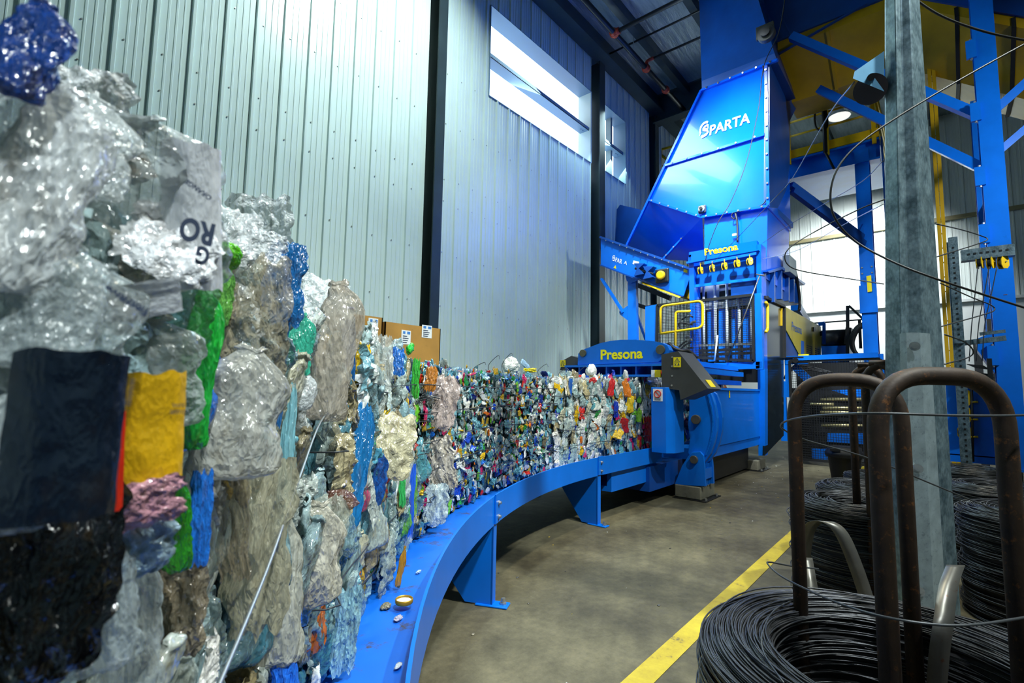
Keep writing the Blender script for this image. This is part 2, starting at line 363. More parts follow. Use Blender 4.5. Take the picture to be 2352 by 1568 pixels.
mb = MB(); liner(mb, 0, -6, 24, 0, CEIL, -11.9, 1); structure(mb.build('wall_right', LINER))
# eave beam, purlins, rafters, frame columns
mb = MB(); mb.box((-3, 7.02, 11.35), (24, 7.46, 11.42)); mb.box((-3, 7.2, 11.42), (24, 7.26, CEIL)); structure(mb.build('trim_1', DARKST))
for y in (6.2, 4.6, 3.0, 1.4, -0.2, -1.8, -3.4):
    mb = MB(); mb.box((-3, y - .1, 11.70), (24, y + .1, 11.73)); mb.box((-3, y - .1, 11.73), (24, y - .06, CEIL)); structure(mb.build('purlin', DARKST))
for x0, x1, wdt in ((5.98, 6.29, .31), (12.2, 12.6, .4), (16.02, 16.4, .4)):
    mb = MB(); mb.box((x0 + .09, 7.34, 0), (x1, 7.37, 11.4)); mb.box((x0 + .2, 7.37, 0), (x0 + .22, 8.0, 11.4)); structure(mb.build('column', DARKST))
mb = MB(); mb.box((16.02, -10, 11.02), (16.42, 7.4, 11.05)); mb.box((16.2, -10, 11.05), (16.24, 7.4, CEIL)); mb.box((16.02, -10, 11.95), (16.42, 7.4, CEIL)); structure(mb.build('beam', DARKST))
# daylight windows: deep sheet-metal reveal, a girt across the opening, translucent panels outside
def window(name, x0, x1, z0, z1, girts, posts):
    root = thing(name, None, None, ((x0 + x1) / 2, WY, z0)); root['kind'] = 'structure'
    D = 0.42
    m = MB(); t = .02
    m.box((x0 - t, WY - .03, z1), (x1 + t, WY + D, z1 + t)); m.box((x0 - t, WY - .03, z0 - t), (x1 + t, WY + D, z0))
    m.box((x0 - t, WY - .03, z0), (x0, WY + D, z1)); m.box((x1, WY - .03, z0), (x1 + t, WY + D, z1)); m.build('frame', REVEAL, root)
    m = MB(); m.box((x0 - .2, WY + D + .01, z0 - .2), (x1 + .2, WY + D + .03, z1 + .2)); m.build('pane', PANE, root)
    for z in girts:
        m = MB(); m.box((x0, WY + .06, z), (x1, WY + .36, z + .012)); m.box((x0, WY + .06, z), (x1, WY + .072, z + .1)); m.box((x0, WY + .36, z), (x1, WY + .372, z + .2))
        for x in (x1 - .12, x1 - .22): m.disc((x, WY + .2, z - .02), (0, 0, 1), .02, .02, 8)
        m.build('girt', REVEAL, root)
    for x in posts:
        m = MB(); m.box((x - .05, WY + .2, z0), (x + .05, WY + .38, z1)); m.build('mullion', GREYBOX, root)
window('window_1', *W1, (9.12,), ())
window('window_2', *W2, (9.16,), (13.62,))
# painted line along the wire store
mb = MB(); mb.add([(1.2, 1.19, .004), (14, 1.22, .004), (14, 1.33, .004), (1.2, 1.32, .004)], [(0, 1, 2, 3)])
o = structure(mb.build('floor_marking', LINEM))

# ------------------------------------------------------------------ sprinkler pipes
p1, p2 = AZ(1345, 0, 11.2), AZ(1580, 265, 11.2)
ymain = (p1.y + p2.y) / 2
t = thing('sprinkler_pipe', 'black sprinkler main under the roof with orange red couplings', 'pipe', (12, ymain, 11.2))
MB().tube([(6, ymain, 11.2), (24, ymain, 11.2)], 0.075, 12).build('main_pipe', PIPEM, t)
def at_main(px, py):
    q = AZ(px, py, 11.2); return Vector((q.x, ymain, 11.2))
for i, (px, py, up) in enumerate(((1412, 75, 0), (1488, 155, 0), (1532, 205, 0))):
    c = at_main(px, py); m = MB()
    m.tube([c - Vector((.09, 0, 0)), c + Vector((.09, 0, 0))], 0.105, 12); m.tube([c - Vector((.03, 0, 0)), c + Vector((.03, 0, 0))], 0.125, 12)
    if i == 0: m.tube([c, c - Vector((0, .16, 0))], 0.09, 12)
    m.build('coupling', REDFIT, t)
c = at_main(1412, 75); MB().tube([c, (c.x, -6, 11.2)], 0.06, 10).build('branch_pipe', PIPEM, t)
c = at_main(1488, 155); el = Vector((c.x, ymain - .02, 11.42))
MB().tube(round_path([c, el, (c.x, ymain - .25, 11.42)], .08), 0.05, 10).build('elbow', REDFIT, t)
MB().tube([(c.x, ymain - .2, 11.42), (c.x, -6, 11.42)], 0.035, 10).build('branch_pipe', PIPEM, t)
MB().tube([(c.x - .75, 7.4, 11.62), (c.x - .75, -6, 11.62)], 0.03, 8).build('branch_pipe', PIPEM, t)
c = at_main(1455, 125); MB().tube([c, c + Vector((0, 0, .8))], 0.012, 6).build('hanger', PALEWIRE, t)

# ------------------------------------------------------------------ cardboard boxes behind the bales
def carton(lo, hi, label, labels, lid=True):
    t = thing('cardboard_box', label, 'box', ((lo[0] + hi[0]) / 2, (lo[1] + hi[1]) / 2, lo[2]), 'cardboard boxes behind the bales')
    m = MB(); (a, b, c), (d, e, f) = lo, hi
    for p, q in (((a, b, c), (d, b + .012, f)), ((a, e - .012, c), (d, e, f)), ((a, b, c), (a + .012, e, f)), ((d - .012, b, c), (d, e, f)), ((a, b, c), (d, e, c + .012))): m.box(p, q)
    m.build('carton', CARD, t)
    if lid:
        m = MB(); m.add([(a, e, f), (d, e, f), (d, e + .06, f + .10), (a, e + .06, f + .07)], [(0, 1, 2, 3)]); m.build('flap', CARD, t)
    for lx, lz, lw, lh in labels:
        p = MB(); p.box((lx, b - .004, lz), (lx + lw, b, lz + lh)); s = p.build('paper_label', PAPER, t)
        k = MB(); k.box((lx + .02, b - .006, lz + lh * .74), (lx + lw * .4, b - .003, lz + lh * .92)); k.box((lx + lw * .6, b - .006, lz + lh * .74), (lx + lw * .92, b - .003, lz + lh * .92)); k.build('print', INKB, s)
        k = MB()
        for j in range(4): k.box((lx + .02, b - .006, lz + lh * (.1 + .15 * j)), (lx + lw * (.6 + .08 * (j % 3)), b - .003, lz + lh * (.16 + .15 * j)))
        k.build('print', INK, s)
carton((3.18, 4.6, 0), (3.98, 5.5, 2.2), 'large brown cardboard carton behind the bales with two white shipping labels', [(3.4, 1.97, .13, .16), (3.69, 2.07, .15, .15)])
carton((2.75, 4.62, 0), (3.16, 5.3, 2.24), 'narrow brown carton at the side of the larger one by the wall', [(2.98, 2.06, .12, .16)], False)
# ------------------------------------------------------------------ curved run-off table for the bales
R_RAIL, R_FACE, ARC = 5.5, 5.78, Vector((5.0, -2.55, 0))
def on_arc(th, R, z):                                  # th = angle back from the straight part
    if th <= 0: return Vector((5.0 - th * R_FACE, ARC.y + R, z))
    return Vector((5.0 - R * math.sin(th), ARC.y + R * math.cos(th), z))
TOPZ = 0.74
t = thing('bale_table', 'blue curved steel run-off table carrying the row of bales', 'conveyor table', (3.5, 3.2, 0))
ths = [-0.275 + 1.49 * i / 60 for i in range(61)]
m = MB(); n = len(ths)
vs = []
for th in ths: vs += [on_arc(th, R_RAIL, TOPZ), on_arc(th, R_RAIL + .012, TOPZ), on_arc(th, R_RAIL + .012, TOPZ - .2), on_arc(th, R_RAIL, TOPZ - .2)]
m.add(vs, [(4*i + k, 4*i + (k+1) % 4, 4*i+4 + (k+1) % 4, 4*i+4 + k) for i in range(n-1) for k in range(4)] + [(0,3,2,1), (4*n-4, 4*n-3, 4*n-2, 4*n-1)], True)
rail = m.build('side_rail', BLUE, t); sm = rail.data
for p in sm.polygons: p.use_smooth = abs(p.normal.z) < .5
es = rail.modifiers.new('split', 'EDGE_SPLIT'); es.split_angle = 0.7
m = MB(); vs = []
for th in ths: vs += [on_arc(th, R_RAIL + .012, .60), on_arc(th, R_FACE + 1.35, .60), on_arc(th, R_FACE + 1.35, .55), on_arc(th, R_RAIL + .012, .55)]
m.add(vs, [(4*i + k, 4*i + (k+1) % 4, 4*i+4 + (k+1) % 4, 4*i+4 + k) for i in range(n-1) for k in range(4)] + [(0,3,2,1), (4*n-4, 4*n-3, 4*n-2, 4*n-1)])
m.build('deck', plain('worn_blue_deck', (0.004, 0.15, 0.74), 0.42, 0, .25, 3, (0.06, 0.045, 0.02), (0.56, 0.66)), t)
def leg_at(th):
    c = on_arc(th, R_RAIL, 0); out = (Vector((ARC.x, ARC.y, 0)) - on_arc(th, R_RAIL, 0)); out.z = 0
    out = out.normalized() if th > 0 else Vector((0, -1, 0)); tg = Vector((-out.y, out.x, 0))       # tg toward the baler
    m = MB(); w = .075
    m.prism([c + tg * (-w/2) + Vector((0, 0, .012)), c + tg * (w/2) + Vector((0, 0, .012)), c + tg * (w/2) + Vector((0, 0, TOPZ - .2)), c - tg * (w/2) + Vector((0, 0, TOPZ - .2))], -out * .012)
    m.prism([c - tg*(w/2) + Vector((0,0,.012)), c - tg*(w/2) - out*.2 + Vector((0,0,.012)), c - tg*(w/2) - out*.62 + Vector((0,0,TOPZ-.2)), c - tg*(w/2) + Vector((0,0,TOPZ-.2))], tg * .012)
    lg = m.build('leg', BLUE, t)
    m = MB(); m.prism([c - tg*.055 + out*.11, c + tg*.045 + out*.11, c + tg*.045 - out*.12, c - tg*.055 - out*.12], (0, 0, .014)); m.build('foot_plate', BLUE, lg, .01)
    m = MB(); m.disc(c + out*.07 + Vector((0, 0, .014)), (0, 0, 1), .014, .04, 8); m.disc(c + out*.07 + Vector((0, 0, .014)), (0, 0, 1), .024, .012, 6); m.build('anchor_bolt', STEEL, lg)
    m = MB(); m.prism([c - tg*.03 + out*.002 + Vector((0,0,TOPZ-.19)), c + tg*.07 + out*.002 + Vector((0,0,TOPZ-.19)), c + tg*.07 + out*.002 + Vector((0,0,TOPZ+.012)), c - tg*.03 + out*.002 + Vector((0,0,TOPZ+.012))], out * .012)
    sp = m.build('splice_plate', BLUE, t)
    for z in (TOPZ - .055, TOPZ - .15):
        m = MB(); q = c + tg*.03 + out*.014 + Vector((0, 0, z)); m.disc(q, out, .017, .008, 16); m.disc(q + out*.008, out, .011, .012, 6); m.build('bolt', STEEL, sp)
leg_at(0.012)
leg_at(0.44)
leg_at(0.95)

# ------------------------------------------------------------------ the baling press
B = thing('baling_press', 'large blue baling press with yellow maker lettering at the end of the bales', 'machine', (9, 3.3, 0))
def plate(name, pts, vec, mat=BLUE, parent=B, bevel=0.0):
    m = MB(); m.prism(pts, vec); return m.build(name, mat, parent, bevel)
def pin(c, axis, r, h, name='pivot_pin', mat=None, parent=B):
    m = MB(); m.disc(c, axis, r, h, 24); return m.build(name, mat or plain_pin, parent, .006)
plain_pin = plain('pin_steel', (0.16, 0.15, 0.11), 0.4, 0.6, 0.3, 10)
# press channel around the emerging bale
m = MB(); m.box((7.35, 2.68, .66), (10.5, 2.74, 1.55)); m.box((7.35, 2.66, 1.52), (10.5, 2.80, 1.56)); m.box((7.3, 2.70, .5), (10.6, 4.3, .66)); m.box((6.0, 4.33, .66), (10.5, 4.4, 1.6)); m.build('channel_wall', BLUE, B)
m = MB(); m.box((7.4, 2.9, .05), (10.4, 4.1, .5)); m.build('base_frame', BLACKST, B)
m = MB(); m.box((6.2, 2.95, .18), (7.6, 4.2, .5)); m.build('base_frame', NAVY, B)
m = MB(); m.box((5.3, 3.0, .30), (6.5, 3.06, .56)); m.box((5.3, 3.06, .3), (6.5, 4.2, .36)); m.build('outfeed_bracket', BLUE, B)
# clamp head: arched crosshead over the bale with two side columns
arch = [AX(1327, 838, 6.6), AX(1328, 812, 6.6), AX(1338, 803, 6.6), AX(1352, 798, 6.6)] + [AX(x, y, 6.6) for x, y in ((1378, 788), (1400, 783), (1425, 780), (1450, 780), (1475, 781), (1500, 783), (1520, 787), (1533, 793), (1538, 804), (1535, 815), (1522, 822), (1512, 831))]
plate('crosshead', arch, (.12, 0, 0)); plate('crosshead', [Vector(p) + Vector((.3, 0, 0)) for p in arch], (.1, 0, 0))
text('lettering', 'Presona', LETTER_Y, B, AX(1380, 826, 6.6), AX(1477, 823, 6.6) - AX(1380, 826, 6.6), AX(1380, 803, 6.6) - AX(1380, 826, 6.6), bold=.03, depth=.006)
for px, py, r in ((1340, 811, .058), (1518, 803, .066)): pin(AX(px, py, 6.6) + Vector((.03, 0, 0)), (-1, 0, 0), r, .06)
m = MB(); a, b = AX(1315, 842, 6.6), AX(1500, 838, 6.6)
m.box((6.55, 2.85, 1.84), (6.95, 4.55, 1.87)); m.box((6.55, 2.85, 1.69), (6.95, 4.55, 1.72))
for k in range(8): y = 2.85 + 1.7 * k / 7; m.box((6.6, y - .012, 1.72), (6.95, y + .012, 1.84))
m.box((6.93, 2.85, 1.72), (6.95, 4.55, 1.84)); m.build('press_plate', BLUE, B)
# guard hoods either side
hood = [AX(1519, 814, 6.2), AX(1557, 806, 6.2), AX(1606, 868, 6.2), AX(1626, 892, 6.2), AX(1563, 918, 6.2), AX(1560, 896, 6.2), AX(1520, 890, 6.2)]
h = plate('guard_hood', hood, (.5, 0, 0), HOODGREY)
for px, py in ((1544, 820), (1544, 841), (1544, 863), (1543, 885)): m = MB(); m.disc(AX(px, py, 6.2), (-1, 0, 0), .012, .008, 10); m.build('bolt', STEEL, h)
def warning_sign(parent, o, xv, yv, tri=True):
    o, xv, yv = Vector(o), Vector(xv), Vector(yv); n_ = xv.cross(yv).normalized()
    m = MB(); m.prism([o, o + xv, o + xv + yv, o + yv], n_ * .003); s = m.build('warning_label', SIGNY, parent)
    m = MB(); P = lambda u, v: o + xv * u + yv * v + n_ * .004
    def ln(a, b, w=.05):
        m.bar(P(*a), P(*b), w * xv.length, .002, n_)
    if tri:
        ln((.15, .52), (.85, .52)); ln((.15, .52), (.5, .92)); ln((.85, .52), (.5, .92)); ln((.5, .62), (.5, .78), .07)
        ln((.15, .12), (.4, .4), .06); ln((.15, .4), (.4, .12), .06); ln((.6, .12), (.7, .42), .1); ln((.6, .3), (.85, .2), .08)
    else:
        ln((.2, .3), (.8, .3), .08); ln((.2, .6), (.8, .6), .08)
    m.build('symbol', INK, s); return s
o = AX(1547, 843, 6.19); warning_sign(h, o, AX(1564, 843, 6.19) - o, AX(1547, 820, 6.19) - o)
o = Vector((6.45, 0, 0)); a = AX(1622, 889, 6.2); d = (AX(1606, 868, 6.2) - a)
plate('warning_stripe', [a + Vector((.15, -.004, .004)), a + Vector((.33, -.004, .004)), a + d * .8 + Vector((.33, -.004, .004)), a + d * .8 + Vector((.15, -.004, .004))], (0, -.003, .003), SIGNY, h)
hood2 = [AX(1286, 850, 6.75), AX(1292, 828, 6.75), AX(1312, 817, 6.75), AX(1330, 822, 6.75), AX(1322, 850, 6.75)]
h2 = plate('guard_hood', hood2, (.5, 0, 0), HOODGREY)
o = AX(1287, 842, 6.74); warning_sign(h2, o, AX(1299, 842, 6.74) - o, AX(1287, 827, 6.74) - o)
m = MB(); m.tube(smooth_path([AX(1535, 788, 6.9), AX(1548, 800, 6.9), AX(1565, 806, 6.9), AX(1580, 806, 7.0), AX(1600, 822, 7.1)]), .03, 8); m.build('hose', BLACKRUB, B)
# emergency stop
m = MB(); o = AX(1496, 866, 6.45); m.box((6.45, o.y - .13, o.z), (6.55, o.y, o.z + .1)); es_ = m.build('stop_box', SIGNY, B)
m = MB(); m.box((6.447, o.y - .05, o.z), (6.46, o.y, o.z + .1)); m.build('label', PAPER, es_)
m = MB(); m.disc((6.5, o.y - .13, o.z + .05), (0, -1, 0), .035, .06, 16); m.build('stop_button', REDP, es_)
# side column (box), lever arm and foot
m = MB(); z0, z1 = .70, 1.54
m.prism([(6.16, 2.90, z0), (6.16, 2.70, z0), (6.26, 2.62, z0), (6.5, 2.60, z0), (6.5, 2.90, z0)], (0, 0, z1 - z0)); sb = m.build('side_column', BLUE, B, .006)
m = MB(); y0 = 2.86; m.box((6.155, 2.74, 1.36), (6.16, 2.87, 1.52)); sg = m.build('prohibition_label', PAPER, sb)
m = MB(); c = Vector((6.15, 2.805, 1.455)); R_ = .045
m.tube([c + Vector((0, R_ * math.cos(a), R_ * math.sin(a))) for a in [k * math.pi / 12 for k in range(24)]], .006, 6, True); m.bar(c + Vector((0, .032, .032)), c - Vector((0, .032, .032)), .01, .004, (1, 0, 0)); m.build('symbol', REDP, sg)
m = MB()
for k in range(3): m.box((6.152, 2.765, 1.375 + .012 * k), (6.156, 2.85, 1.379 + .012 * k))
m.build('print', INK, sg)
m = MB(); m.box((6.5, 2.72, .74), (6.62, 2.8, 1.5)); m.build('hinge_bar', BLUE, B, .008)
LXP = 7.0
lev = [AX(x, y, LXP) for x, y in ((1582, 905), (1600, 893), (1620, 893), (1634, 905), (1643, 930), (1648, 960), (1647, 990), (1641, 1018), (1632, 1042), (1618, 1062), (1597, 1072), (1580, 1040), (1584, 1010), (1580, 975), (1583, 940))]
plate('lever_arm', lev, (.06, 0, 0), BLUE, B, .008); plate('lever_arm', [p + Vector((.2, 0, 0)) for p in lev], (.06, 0, 0), BLUE, B)
flg = smooth_path([AX(x, y, LXP + .13) for x, y in ((1632, 896), (1641, 930), (1646, 960), (1645, 990), (1639, 1018), (1630, 1042))], 4)
m = MB()
for i in range(len(flg) - 1): m.bar(flg[i], flg[i+1] + (flg[i+1] - flg[i]) * .1, .3, .02, (0, -1, 0))
m.build('lever_flange', BLUE, B)
pin(AX(1600, 963, LXP), (-1, 0, 0), .065, .05)
foot = [AX(x, y, LXP - .04) for x, y in ((1549, 1113), (1566, 1070), (1580, 1048), (1590, 1038), (1608, 1037), (1616, 1046), (1619, 1075), (1621, 1117))]
plate('foot_bracket', foot, (.04, 0, 0), BLUE, B, .006); plate('foot_bracket', [p + Vector((.30, 0, 0)) for p in foot], (.05, 0, 0), BLUE, B)
fy = AX(1620, 1100, LXP).y
m = MB()
for k in range(3): m.box((LXP + .05 + .07 * k, fy + .02, .20), (LXP + .075 + .07 * k, fy + .28, .5))
m.box((LXP, fy - .005, .30), (LXP + .32, fy + .02, .44)); m.build('foot_web', BLUE, B)
pin(AX(1595, 1055, LXP - .04), (-1, 0, 0), .055, .04)
# concrete feet
def block(lo, hi, label):
    t = thing('concrete_block', label, 'block', ((lo[0]+hi[0])/2, (lo[1]+hi[1])/2, 0)); m = MB(); m.box((lo[0], lo[1], .012), hi); m.build('block', CONCBLOCK, t, .015)
    m = MB(); m.box((lo[0] - .03, lo[1] - .08, 0), (hi[0] + .02, hi[1] + .02, .012)); pl_ = m.build('base_plate', BLACKST, t)
    for x in (lo[0] + .06, hi[0] - .06): m = MB(); m.disc((x, lo[1] - .045, .012), (0, 0, 1), .018, .03, 6); m.build('bolt', STEEL, pl_)
q0 = AZ(1556, 1142, 0); q1 = AZ(1600, 1150, 0)
block((6.95, 2.56, 0), (7.5, 2.93, .19), 'grey concrete block carrying the curved lever arm foot')
block((10.35, 2.72, 0), (10.9, 3.3, .2), 'smaller grey concrete block under the portal post further back')
# portal with needle frame
PX = 10.4
def pp(px, py, x=PX): return AX(px, py, x)
m = MB(); m.prism([pp(1582, 585), pp(1593, 584), pp(1598, 832), pp(1586, 832)], (.35, 0, 0)); m.build('portal_post', BLUE2, B)
m = MB(); m.prism([pp(1737, 562), pp(1748, 560), pp(1752, 850), pp(1740, 850)], (.35, 0, 0)); m.build('portal_post', BLUE2, B)
m = MB(); m.prism([pp(1580, 603), pp(1740, 573), pp(1738, 552), pp(1583, 579)], (.16, 0, 0)); m.prism([pp(1580, 603), pp(1743, 574), pp(1746, 577), pp(1581, 607)], (-.1, 0, 0)); m.build('header', BLUE2, B)
text('lettering', 'Presona', LETTER_Y, B, pp(1619, 587), pp(1696, 574) - pp(1619, 587), pp(1618, 571.5) - pp(1619, 587), bold=.03, depth=.012)
m = MB(); m.prism([pp(1592, 612, 10.55), pp(1738, 584, 10.55), pp(1738, 640, 10.55), pp(1598, 657, 10.55)], (.1, 0, 0)); m.prism([pp(1594, 615, 10.5), pp(1738, 590, 10.5), pp(1738, 592, 10.5), pp(1594, 617, 10.5)], (-.03, 0, 0)); m.prism([pp(1598, 654, 10.5), pp(1738, 637, 10.5), pp(1738, 643, 10.5), pp(1598, 660, 10.5)], (-.03, 0, 0)); m.build('needle_panel', BLUE, B)
def wire_pulley(parent, c, nrm, side, s=1.0, name='wire_pulley'):
    """small yellow pulley block: two cheek plates around a dark sheave, hanging from a hook bar"""
    c = Vector(c); nrm = Vector(nrm).normalized(); up = Vector((0, 0, 1)); side = Vector(side).normalized()
    m = MB(); prof = [(-.045, .03), (-.03, .07), (.03, .07), (.05, .03), (.05, -.03), (.03, -.075), (-.02, -.075), (-.045, -.04)]
    for k in (-1, 1): m.prism([c + side * (k * .026) + nrm * (u * s) + up * (v * s) for u, v in prof], side * (.012 * k))
    m.bar(c + up * .06 * s, c + up * .15 * s, .014, .014, nrm); p = m.build(name, YELLOW, parent)
    m = MB(); m.disc(c - side * .024, side, .05 * s, .048, 16); m.build('sheave', BLACKST, p)
    m = MB(); m.disc(c - side * .055, side, .012, .11, 8); m.build('axle', STEEL, p); return p
for px, py, yaw in ((1609, 621, .25), (1636, 616, .1), (1664, 611, .35), (1693, 605, .6), (1722, 600, 1.2)):
    wire_pulley(B, pp(px, py, 10.35) , (-1, yaw * .8, 0), (yaw * .8, 1, 0), 1.0)
# silver needle plate, rods and lower cross bars behind the guard
m = MB(); m.prism([pp(1606, 655, 10.9), pp(1738, 640, 10.9), pp(1738, 698, 10.9), pp(1612, 712, 10.9)], (.05, 0, 0)); m.build('needle_plate', SILVER, B)
m = MB()
for a, b, c, d in ((1652, 655, 1667, 661), (1652, 669, 1667, 681), (1672, 652, 1690, 658), (1672, 666, 1690, 678), (1652, 686, 1667, 692), (1672, 684, 1690, 690), (1607, 672, 1623, 690)): m.prism([pp(a, b, 10.89), pp(c, b - 2, 10.89), pp(c, d - 2, 10.89), pp(a, d, 10.89)], (.03, 0, 0))
m.build('slot', BLACKST, B)
for px in (1616, 1642, 1669, 1697, 1726):
    m = MB(); m.tube([pp(px, 655 - (px - 1616) * .12, 10.8), pp(px + 2, 842, 10.8)], .03, 10); m.build('needle_rod', SILVER, B)
m = MB()
for x0 in (1625, 1650, 1680, 1706): m.prism([pp(x0, 710, 10.95), pp(x0 + 15, 709, 10.95), pp(x0 + 16, 830, 10.95), pp(x0 + 1, 830, 10.95)], (.06, 0, 0))
m.build('ram_bar', BLUE, B)
m = MB(); m.box((11.05, 2.75, 1.7), (11.15, 4.2, 3.6)); m.build('back_panel', BLACKST, B)
for y in (791, 803, 812): m = MB(); m.bar(pp(1592, y + 3, 10.6), pp(1732, y - 2, 10.6), .05, .05); m.build('cross_bar', BLACKST if y != 791 else STEEL, B)
# wire-mesh front guard in a blue frame
GX = 10.05
m = MB(); m.prism([pp(1733, 674, GX), pp(1747, 672, GX), pp(1752, 848, GX), pp(1736, 848, GX)], (.12, 0, 0)); m.prism([pp(1560, 836, GX), pp(1750, 830, GX), pp(1751, 846, GX), pp(1570, 852, GX)], (.12, 0, 0))
m.prism([pp(1482, 704, GX), pp(1507, 699, GX), pp(1507, 800, GX), pp(1482, 800, GX)], (.12, 0, 0)); m.build('guard_frame', BLUE, B)
def mesh_panel(name, c00, c10, c11, c01, nu, nv, r, mat, parent, frame=.03):
    c00, c10, c11, c01 = map(Vector, (c00, c10, c11, c01)); m = MB()
    f = lambda u, v: (c00 * (1-u) + c10 * u) * (1-v) + (c01 * (1-u) + c11 * u) * v
    for i in range(1, nu): m.bar(f(i/nu, 0), f(i/nu, 1), r, r, (1, 0, 0))
    for j in range(1, nv): m.bar(f(0, j/nv), f(1, j/nv), r, r, (0, 0, 1))
    if frame:
        for a, b in ((c00, c10), (c10, c11), (c11, c01), (c01, c00)): m.bar(a, b, frame, frame)
    return m.build(name, mat, parent)
mesh_panel('mesh_guard', pp(1508, 815, GX), pp(1731, 829, GX), pp(1730, 677, GX), pp(1510, 701, GX), 30, 34, .007, BLACKST, B, .05)
m = MB(); m.tube(round_path([pp(1517, 766, 9.98), pp(1517, 703, 9.98), pp(1614, 690, 9.98), pp(1614, 752, 9.98), pp(1517, 766, 9.98)], .12), .026, 8); m.build('grab_handle', YELLOW, B)
m = MB(); m.tube(round_path([pp(1551, 835, 9.98), pp(1552, 716, 9.98), pp(1586, 714, 9.98)], .06), .026, 8); m.build('grab_handle', YELLOW, B)
for pts in (((1565, 735), (1580, 725), (1592, 728)), ((1566, 760), (1560, 742), (1590, 745)), ((1556, 800), (1572, 786), (1585, 780)), ((1558, 808), (1574, 792), (1588, 786)), ((1566, 812), (1580, 800), (1592, 798))):
    m = MB(); m.tube(smooth_path([pp(x, y, 10.3) for x, y in pts], 6), .018, 6); m.build('hose', BLACKRUB, B)
for px, py in ((1578, 728), (1588, 742), (1575, 775), (1580, 783)): m = MB(); a = pp(px, py, 10.3); m.disc(a, (-.3, -1, .3), .03, .1, 8); m.build('hose_fitting', STEEL, B)
m = MB(); m.tube([pp(1648, 770, 9.95), pp(1641, 828, 9.95)], .016, 8); m.build('pale_rod', PAPER, B)
# side of the press: rib box, polycarbonate door, yellow cover
SY = 2.6
def ps(px, py, y=SY): return AY(px, py, y)
m = MB(); m.prism([ps(1750, 625), ps(1783, 615), ps(1836, 652), ps(1836, 700), ps(1752, 676)], (0, .6, 0)); m.prism([ps(1749, 625), ps(1783, 614), ps(1838, 652), ps(1836, 656), ps(1783, 620), ps(1752, 629)], (0, -.12, 0))
rb = m.build('ram_housing', NAVY, B)
for px in (1766, 1783, 1800, 1812, 1824): m = MB(); yt = 620 + max(0, px - 1783) * .62; m.prism([ps(px, yt + 3), ps(px + 2.5, yt + 4), ps(px + 2.5, yt + 76 - (px - 1766) * .4), ps(px, yt + 74 - (px - 1766) * .4)], (0, -.1, 0)); m.build('rib', NAVY, rb)
m = MB(); m.prism([ps(1757, 684), ps(1800, 703), ps(1800, 1000), ps(1757, 1045)], (0, .04, 0)); m.build('side_door', plain('smoked_panel', (0.01, 0.02, 0.03), 0.15, 0, 0.4, 6, (0.05, 0.08, 0.1), (0.6, 0.7)), B)
m = MB(); m.tube(round_path([ps(1759, 694, 2.55), ps(1763, 700, 2.55), ps(1763, 757, 2.55), ps(1759, 762, 2.55)], .05), .03, 8); m.build('grab_handle', YELLOW, B)
m = MB(); m.bar(ps(1795, 708, 2.58), ps(1795, 748, 2.58), .04, .02); m.build('grab_handle', YELLOW, B)
m = MB(); m.bar(ps(1756, 682, 2.57), ps(1801, 703, 2.57), .05, .05); m.bar(ps(1801, 703, 2.57), ps(1802, 822, 2.57), .06, .04); m.build('door_rail', BLACKST, B)
cv = plate('yellow_cover', [ps(1801, 703), ps(1845, 727), ps(1886, 750), ps(1886, 826), ps(1842, 826), ps(1802, 750)], (0, .05, 0), COVERYEL)
plate('cover_frame', [ps(1803, 752, 2.62), ps(1843, 826, 2.62), ps(1803, 826, 2.62)], (0, .04, 0), NAVY)
text('lettering', 'Presona', LETTER_B, cv, ps(1818, 758.5, SY - .002), ps(1841, 768, SY - .002) - ps(1818, 758.5, SY - .002), ps(1818, 738, SY - .002) - ps(1818, 758.5, SY - .002), bold=.01, depth=.006)
m = MB()
for x0, y0, nx in ((1853, 792, 4), (1872, 799, 4)):
    for j in range(6):
        for i in range(nx): a, b = x0 + i * 3.2, y0 + j * 4.6 + i * 1.1; m.prism([ps(a, b, SY - .001), ps(a + 2.2, b + .7, SY - .001), ps(a + 2.2, b + 2.6, SY - .001), ps(a, b + 1.9, SY - .001)], (0, -.003, 0))
m.build('vent', BLACKST, cv)
for px, py in ((1869, 756), (1886, 766)): m = MB(); m.prism([ps(px - 2.5, py - 5, SY - .002), ps(px + 2.5, py - 5, SY - .002), ps(px + 2.5, py + 5, SY - .002), ps(px - 2.5, py + 5, SY - .002)], (0, -.03, 0)); m.build('latch', BLACKST, cv)
m = MB(); m.prism([ps(1840, 782, SY - .002), ps(1846, 784, SY - .002), ps(1846, 818, SY - .002), ps(1840, 817, SY - .002)], (0, -.01, 0)); m.build('blue_strip', BLUE, cv)
m = MB(); m.box((11.95, 2.38, 4.12), (12.6, 2.52, 4.5)); eb = m.build('electrical_box', GREYBOX, B, .01)
m = MB(); m.tube(smooth_path([ps(1826, 622, 2.45), ps(1832, 650, 2.45), ps(1837, 690, 2.45), ps(1836, 712, 2.45)]), .035, 8); m.build('conduit', BLACKRUB, B)
plate('rear_frame', [ps(1836, 690, 2.7), ps(1862, 735, 2.7), ps(1850, 735, 2.7), ps(1836, 712, 2.7)], (0, .2, 0), BLUE)
